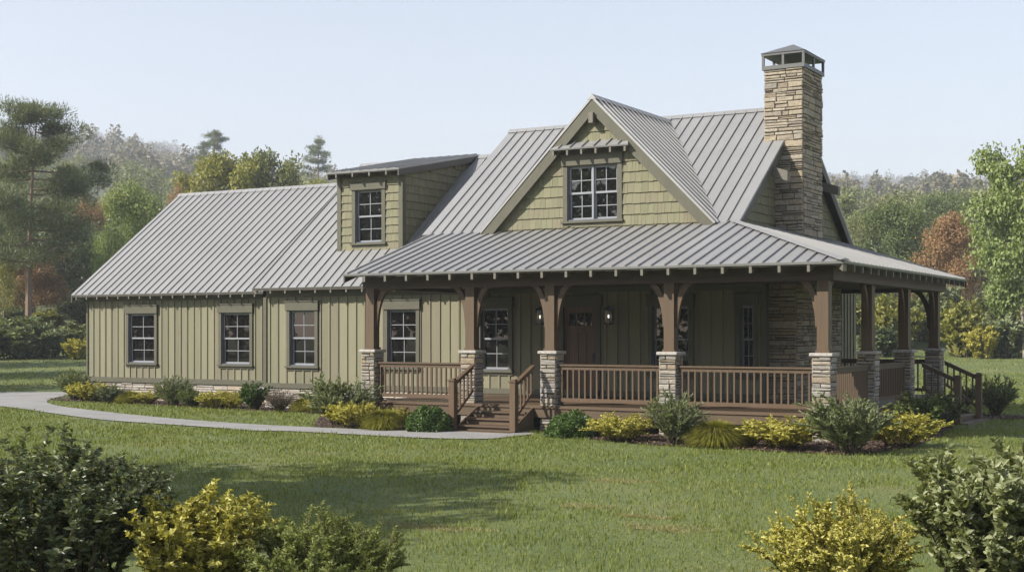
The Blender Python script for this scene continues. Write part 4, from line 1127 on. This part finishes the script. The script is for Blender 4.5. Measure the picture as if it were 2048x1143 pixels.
def pine(H, Wc, base, nl, L, seed, layers=22, droop=.0, dens=1.0, shape='open'):
    global rng; rng = np.random.default_rng(seed)
    mb = MB(); top = np.array([rng.normal()*.02*H, rng.normal()*.02*H, H]); T = bez(np.zeros(3), np.array([.02*H, 0, H*.5]), top, 12)
    mb.tube(T, list(H*.019*np.linspace(1, .1, 12)), 8); C = []
    for i in range(layers):
        f = base+(1-base)*(i+rng.uniform(.2, .8))/layers*.98; k = f*11; j = min(int(k), 10); o = T[j]*(1-(k-j))+T[j+1]*(k-j); g = (f-base)/(1-base)
        for q in range(rng.integers(2, 5)):
            a = rng.uniform(0, 6.283); r = np.array([math.cos(a), math.sin(a), 0])
            w = Wc/2*((1-g)**.75*.85+.22)*rng.uniform(.55, 1.1)
            if shape == 'open': w = Wc/2*(math.sin(math.pi*min(1, .30+.66*g))**.7)*rng.uniform(.45, 1.1)
            e = o+r*w+np.array([0, 0, w*rng.uniform(-.05, .35)-droop*w]); B = bez(o, o+r*w*.5+np.array([0, 0, -.03*w]), e, 5)
            mb.tube(B, list(H*.0055*(1.1-.6*g)*np.linspace(1, .2, 5)), 4)
            for m in range(int(7*dens)):
                t = rng.uniform(.35, 1); s = B[min(4, int(t*4.99))]; e2 = s+(r*.4+rdir(1)[0]*np.array([1, 1, .35])*.9+np.array([0, 0, .2]))*w*rng.uniform(.1, .36)
                C.append(e2); C.append((e2+s)/2)
                mb.tube([s, e2], [H*.0016, H*.0008], 3)
    C.append(top); C = np.array(C); k = rng.integers(0, len(C), nl); s = rng.uniform(.5, 1.2, len(C))*.055*Wc
    g = rng.normal(size=(nl, 3)); g /= np.maximum(1, np.linalg.norm(g, axis=1, keepdims=True)/1.6)
    P = C[k]+g*s[k][:, None]*np.array([1, 1, .6])
    V, F = tuft(P, g*.8+rng.normal(size=(nl, 3))*.5+np.array([0, 0, .55]), L*rng.uniform(.7, 1.3, nl), L*.22)
    return mb, V, F
TP = {}
def tproto(key, res, bk): 
    mb, V, F = res; TP[key] = (mb.mesh('trunk', M[bk]), V, F)
tproto('pine', pine(14, 9.5, .30, 46000, .27, 101, 19, dens=.7), 'barkpine')
tproto('pine2', pine(15, 6.5, .25, 15000, .32, 102, 15, dens=.6), 'barkpine')
tproto('fir', pine(13, 5.5, .12, 12000, .32, 103, 16, .1, .6, 'cone'), 'barkpine')
tproto('round1', broadleaf(10, 8, .18, 15000, .24, 111, .5), 'bark')
tproto('round2', broadleaf(9, 8.5, .15, 15000, .24, 112, .6, shape=.9), 'bark')
tproto('airy', broadleaf(11, 7.5, .2, 7000, .30, 113, 1.6, clump=.07, nlimb=16), 'bark')
tproto('tall', broadleaf(13, 7, .2, 14000, .26, 114, .7, nlimb=15), 'bark')
tproto('near', broadleaf(11.5, 7.0, .20, 15000, .30, 115, 1.2, .016, 14, clump=.085, multi=2), 'barkpale')
tproto('cone', broadleaf(9, 6, .10, 15000, .20, 116, .5, nlimb=15, shape=.55), 'bark')
tproto('thin', broadleaf(8, 5.5, .22, 5200, .24, 117, .9, .013, 10, clump=.11, multi=2), 'barkpale')
FM = {}
def tree(key, leafmat, name, x, y, H, W, label, group, dz=-.15):
    tr, V, F = TP[key]; kk = (key, leafmat)
    if kk not in FM: FM[kk] = np_mesh('crown', V, F, M[leafmat])
    o = empty(name, (x, y, tz(x, y)+dz), random.uniform(0, 6.28)); 
    h0 = V[:, 2].max(); w0 = np.percentile(np.hypot(V[:, 0], V[:, 1]), 98)*2
    o.scale = (W/w0, W/w0, H/h0)
    inst(tr, 'trunk', (0, 0, 0), o); inst(FM[kk], 'crown', (0, 0, 0), o)
    tag(o, label, 'tree', group); return o
LT = 'trees left of and behind the wing'; RTG = 'trees beyond the porch on the right'
def th(px, top, dep, wpx): # tree position, height, width from its picture column, top row, distance
    x, y = at(px, dep); z = tz(x, y); return x, y, (664-top)/2739*dep+CAM[2]-z+.15, wpx/2739*dep
trees = [
 ('pine', 'l_pine', 'pine_tree', 58, 186, 84, 290, 'tall dark pine with open crown left of the house', LT),
 ('pine2', 'l_pine', 'pine_tree', -70, 230, 92, 230, 'dark pine cut off by the left edge of the picture', LT),
 ('round1', 'l_vivid', 'broadleaf_tree', 278, 350, 90, 165, 'bright green tree behind the left end of the wing roof', LT),
 ('round2', 'l_vivid', 'broadleaf_tree', 228, 445, 84, 95, 'low bright green tree beside the left gable of the wing', LT),
 ('airy', 'l_yg', 'broadleaf_tree', 440, 292, 100, 180, 'yellow green airy tree above the wing roof', LT),
 ('airy', 'l_olive', 'broadleaf_tree', 530, 285, 102, 170, 'olive airy tree above the wing roof, right of the yellow green one', LT),
 ('round1', 'l_olive', 'broadleaf_tree', 580, 338, 140, 130, 'pale olive rounded tree near the shed dormer', LT),
 ('round2', 'l_yg', 'broadleaf_tree', 632, 345, 150, 120, 'yellow green tree just left of the shed dormer', LT),
 ('round2', 'l_rust', 'broadleaf_tree', 368, 350, 150, 80, 'small rust coloured tree at the left end of the wing ridge', LT),
 ('round2', 'l_rust', 'broadleaf_tree', 186, 392, 112, 90, 'rust brown tree behind the tall pine', LT),
 ('round1', 'l_yg', 'broadleaf_tree', 226, 376, 118, 80, 'yellow tree between pine and bright green tree', LT),
 ('pine2', 'l_pine', 'pine_tree', 425, 257, 260, 105, 'hazy pine rising behind the wing roof on the left', LT),
 ('fir', 'l_pine', 'pine_tree', 638, 266, 250, 105, 'hazy conical pine just left of the shed dormer', LT),
 ('cone', 'l_rust', 'broadleaf_tree', 66, 495, 92, 150, 'rust coloured young tree behind the pine trunk', LT),
 ('tall', 'l_dark', 'broadleaf_tree', 150, 440, 100, 150, 'dark shaded tree between the pine and the wing', LT),
 ('tall', 'l_dark', 'broadleaf_tree', 105, 420, 108, 170, 'dark tree directly behind the tall pine', LT),
 ('fir', 'l_pine', 'pine_tree', 185, 470, 96, 110, 'dark dense conifer near the left gable', LT),
 ('tall', 'l_dark', 'broadleaf_tree', 10, 380, 104, 170, 'dark tree behind the pine at the left edge', LT),
 ('thin', 'l_yg', 'young_tree', 8, 500, 86, 90, 'slim yellow green tree with pale trunk at the left edge', LT),
 ('near', 'l_vivid', 'broadleaf_tree', 2056, 268, 74, 215, 'large bright green tree with pale trunks at the right edge', RTG),
 ('cone', 'l_rust', 'broadleaf_tree', 1902, 418, 92, 140, 'rust orange tree left of the large green tree', RTG),
 ('round1', 'l_mid', 'broadleaf_tree', 1800, 388, 104, 170, 'green rounded tree beyond the side porch roof', RTG),
 ('round2', 'l_mid', 'broadleaf_tree', 1868, 380, 150, 150, 'green tree behind the rust orange one', RTG),
 ('round2', 'l_olive', 'broadleaf_tree', 1725, 415, 110, 120, 'olive tree close to the gable of the house', RTG),
 ('round1', 'l_tan', 'broadleaf_tree', 1765, 388, 240, 110, 'tan coloured tree in the haze right of the chimney', RTG),
 ('fir', 'l_olive', 'pine_tree', 1905, 345, 420, 80, 'hazy grey green conifer above the rust tree', RTG),
 ('tall', 'l_olive', 'broadleaf_tree', 1945, 372, 190, 130, 'grey green tree half behind the large right tree', RTG),
 ('pine2', 'l_pine', 'pine_tree', 1812, 350, 620, 44, 'small hazy pine standing out on the right ridge', RTG),
 ('thin', 'l_bright', 'young_tree', 1772, 590, 90, 100, 'slim young tree seen through the side porch', RTG),
 ('thin', 'l_rust', 'young_tree', 1835, 540, 96, 100, 'rust tinted young tree seen above the side steps', RTG),
 ('round2', 'l_olive', 'broadleaf_tree', 1700, 520, 100, 130, 'olive tree showing between the porch posts', RTG),
]
for key, lm, name, px, top, dep, w, lab, grp in trees:
    x, y, H, W = th(px, top, dep, w); tree(key, lm, name, x, y, H, W, lab, grp)
# shrubs at the edge of the lawn
proto('bushA', stem_shrub(44, 40, .15, .085, 1, .6, .4, .5, .1, 7, .30, .2, 81, .02, .3, .3, .35), 'l_olive')
proto('bushB', stem_shrub(44, 40, .15, .085, 1, .6, .4, .5, .1, 7, .30, .2, 82, .02, .3, .3, .35), 'l_yg')
proto('bushC', stem_shrub(44, 40, .15, .07, 1, .6, .4, .55, .1, 7, .28, .2, 83, .02, .3, .3, .35), 'l_rose')
proto('bushD', stem_shrub(44, 40, .14, .08, 1, .6, .4, .55, .1, 7, .28, .2, 84, .02, .3, .3, .35), 'l_gold')
proto('bushE', stem_shrub(44, 40, .15, .085, 1, .6, .4, .5, .1, 7, .30, .2, 85, .02, .3, .3, .35), 'l_dark')
edge = [
 ('bushC', 30, 74, 150, 84, 'large grey green shrub at the left edge of the lawn'),
 ('bushC', 92, 75, 90, 60, 'smaller grey green shrub right of the large one at the left edge'),
 ('bushA', 150, 77, 84, 66, 'olive shrub beside the left corner of the wing'),
 ('bushD', 158, 73, 56, 42, 'yellow autumn shrub just left of the wing corner'),
 ('bushB', 94, 86, 60, 36, 'small yellow green shrub at the foot of the pine'),
 ('bushA', 20, 88, 56, 36, 'small green shrub at the far left below the pine'),
 ('bushA', 165, 88, 70, 60, 'green shrub behind the olive one near the gable'),
 ('bushA', -40, 73, 110, 80, 'olive shrub cut off by the left edge of the lawn'),
 ('bushB', 1930, 76, 100, 104, 'tall yellow green shrub beyond the side steps'),
 ('bushD', 1966, 74, 62, 66, 'yellow shrub between two taller shrubs on the right'),
 ('bushC', 2020, 75, 120, 90, 'broad blue green shrub at the right edge of the lawn'),
 ('bushA', 1990, 82, 120, 96, 'green shrub under the large tree on the right'),
 ('bushB', 1790, 80, 90, 100, 'yellow green shrub seen between the porch posts'),
 ('bushA', 1852, 82, 90, 100, 'green shrub seen left of the last porch post'),
 ('bushE', 1760, 76, 80, 62, 'dark shrub low behind the side porch railing'),
 ('bushB', 1722, 84, 60, 70, 'yellow green shrub right beside the gable wall, behind the porch'),
 ('bushC', 1880, 90, 80, 80, 'pale grey shrub behind the last porch post'),
 ('bushB', 2060, 80, 90, 90, 'yellow green shrub at the right picture edge'),
]
for key, px, dep, w, h, lab in edge:
    x, y = at(px, dep); plant(key, 'border_shrub', x, y, w/2739*dep, h/2739*dep, lab, 'shrub', 'shrubs along the edge of the lawn', tz(x, y)-.05, wunit=1.2)

# far-off wood on the hills: one mass each
def wood(name, label, pts, nl, L, mats, Hr=(8, 13)):
    global rng; rng = np.random.default_rng(hash(len(pts)) % 999)
    V = []; F = []; n0 = 0; tm_ = MB()
    for (x, y) in pts:
        H = rng.uniform(*Hr); W = H*rng.uniform(.5, .85); z = tz(x, y)
        con = rng.random() < .3
        nc = 26; c = rdir(nc)*rng.uniform(.55, 1, (nc, 1))*np.array([W/2, W/2, H*.36])+np.array([0, 0, H*.62])
        if con: c = np.stack([rng.normal(size=nc), rng.normal(size=nc), np.linspace(.2, 1, nc)*H], 1); c[:, :2] *= (W*.32*(1.06-c[:, 2:]/H))
        k = rng.integers(0, nc, nl); g = rng.normal(size=(nl, 3)); g /= np.maximum(1, np.linalg.norm(g, axis=1, keepdims=True)/1.6)
        P = c[k]+g*H*.075+np.array([x, y, z]); v, f = leaves(P, g*.3+rng.normal(size=(nl, 3))*.8, L*rng.uniform(.6, 1.3, nl), L*.7, .2, .1, nrm=g+np.array([0, 0, .5]))
        V.append(v); F.append(f+n0); n0 += len(v)
        tm_.tube([(x, y, z-.3), (x, y, z+H*.6)], [H*.018, H*.008], 4)
    V = np.concatenate(V); F = np.concatenate(F)
    o = np_obj(name, V, F, M[mats]); tag(o, label, 'woodland', kind='stuff')
    t = tm_.build('tree_trunks', M['bark'], o); t['kind'] = 'stuff'
    return o
def scatter(px0, px1, d0, d1, n, seed):
    r = np.random.default_rng(seed); return [at(r.uniform(px0, px1), r.uniform(d0, d1)) for _ in range(n)]
wood('far_wood', 'hazy autumn woodland on the far hillside to the left', scatter(-150, 760, 1250, 1600, 380, 1), 230, 2.6, 'l_far', (15, 30))
wood('far_wood', 'hazy wooded ridge far to the right', scatter(1560, 2250, 1250, 1600, 380, 2), 230, 2.6, 'l_far', (15, 30))
wood('hillside_wood', 'green wood covering the slope behind the side porch', scatter(1600, 2250, 125, 330, 120, 3), 700, .5, 'l_olive', (5, 9))
wood('hillside_wood', 'mixed wood covering the slope behind the left wing', scatter(-200, 720, 130, 330, 120, 4), 700, .5, 'l_olive', (6, 10))
wood('upper_slope_wood', 'hazy brown and green wood on the upper slope behind the wing', scatter(-200, 740, 360, 1150, 330, 7), 300, 1.5, 'l_far', (9, 18))
wood('upper_slope_wood', 'hazy wood on the upper slope behind the chimney gable', scatter(1580, 2250, 360, 1150, 300, 8), 300, 1.5, 'l_far', (8, 15))
wood('understorey', 'dark undergrowth at the wood edge left of the house', scatter(-150, 330, 96, 120, 60, 5), 420, .34, 'l_dark', (3, 7))
wood('understorey', 'shaded undergrowth at the wood edge right of the house', scatter(1650, 2200, 98, 120, 40, 6), 420, .34, 'l_dark', (2.5, 5))
# the wood across the lawn, reflected in the windows, and the trees that shade the lawn
r_ = np.random.default_rng(5)
wood('opposite_wood', 'wood standing across the lawn opposite the house front', [(-110+i*3.6+r_.uniform(-1, 1), -66+r_.uniform(-7, 7)-abs(i-24)*.25) for i in range(50)], 520, .9, 'l_dark', (14, 20))  # unseen; made tall and wide to cut low sky light in the porch
wood('unseen_thicket', 'unseen thicket added under the wood across the lawn', [(-112+i*3.1+r_.uniform(-1, 1), -57+r_.uniform(-4, 4)-abs(i-28)*.25) for i in range(58)], 260, .8, 'l_dark', (5, 8))  # added so the lower windows reflect dark growth instead of bright ground
wood('lawn_shade_trees', 'leafy trees beside the lawn whose shade crosses the grass', [(-11.7, -20.3), (-14.8, -20.7), (-10.0, -21.8), (-12.8, -22.8)], 5200, .34, 'l_mid', (8.5, 10))
wood('side_wood', 'leafy trees standing left of the lawn', [(-41, 1), (-46, 7.0), (-52, 13)], 2600, .40, 'l_mid', (9, 11))
# ------------------------------------------------------------------ air, sky, sun, camera
def haze_box(dens):
    m = bpy.data.materials.new('hazy_air'); m.use_nodes = True; nt = m.node_tree; nt.nodes.clear()
    out = nt.nodes.new('ShaderNodeOutputMaterial'); v = nt.nodes.new('ShaderNodeVolumePrincipled')
    v.inputs['Color'].default_value = (.84, .88, 1, 1); v.inputs['Density'].default_value = dens; v.inputs['Anisotropy'].default_value = .2
    nt.links.new(v.outputs[0], out.inputs['Volume'])
    mb = MB(); mb.box(-1850, 1100, -360, 1950, -8, 245); o = mb.build('haze', m); o['kind'] = 'stuff'; return o
HAZE = .00055
if HAZE: haze_box(HAZE)
AZ, EL = R(38), R(36)               # sun: to the left of straight-out-from-the-front, height above the horizon
w = bpy.data.worlds.new('World'); scene.world = w; w.use_nodes = True; nt = w.node_tree; nt.nodes.clear()
sky = nt.nodes.new('ShaderNodeTexSky'); sky.sky_type = 'NISHITA'; sky.sun_disc = False
sky.sun_elevation = EL; sky.sun_rotation = math.pi+AZ; sky.altitude = 200; sky.air_density = 1.4; sky.dust_density = .6; sky.ozone_density = 1.2
hs = nt.nodes.new('ShaderNodeHueSaturation'); hs.inputs['Saturation'].default_value = .6
bg = nt.nodes.new('ShaderNodeBackground'); bg.inputs['Strength'].default_value = .095
out = nt.nodes.new('ShaderNodeOutputWorld')
mt = nt.nodes.new('ShaderNodeMix'); mt.data_type = 'RGBA'; mt.blend_type = 'MULTIPLY'; mt.inputs[0].default_value = 1; mt.inputs[7].default_value = (1.02, 1.0, 1.06, 1)
nt.links.new(sky.outputs[0], hs.inputs['Color']); nt.links.new(hs.outputs[0], mt.inputs[6]); nt.links.new(mt.outputs[2], bg.inputs[0]); nt.links.new(bg.outputs[0], out.inputs[0])
L = bpy.data.lights.new('sun', 'SUN'); L.energy = 5.0; L.angle = R(.6); L.color = (1, .94, .84)
so = bpy.data.objects.new('sun', L); col.objects.link(so)
sd = Vector((math.sin(AZ)*math.cos(EL), math.cos(AZ)*math.cos(EL), -math.sin(EL)))
so.rotation_euler = sd.to_track_quat('-Z', 'Y').to_euler(); so.location = (-30, -30, 40)
cam = bpy.data.cameras.new('camera'); co = bpy.data.objects.new('camera', cam); col.objects.link(co)
cam.sensor_width = 36; cam.lens = 2739/2048*36; cam.shift_y = (664-571.5)/2048; cam.clip_end = 8000; cam.clip_start = .1
co.location = CAM; co.rotation_euler = (math.pi/2, 0, YAW); scene.camera = co
scene.view_settings.view_transform = 'Standard'; scene.view_settings.look = 'None'; scene.view_settings.gamma = 1; scene.view_settings.exposure = .8
scene.cycles.use_denoising = True
try: scene.cycles.denoiser = 'OPENIMAGEDENOISE'
except Exception: pass
scene.cycles.max_bounces = 8; scene.cycles.transparent_max_bounces = 12
scene.cycles.volume_bounces = 1
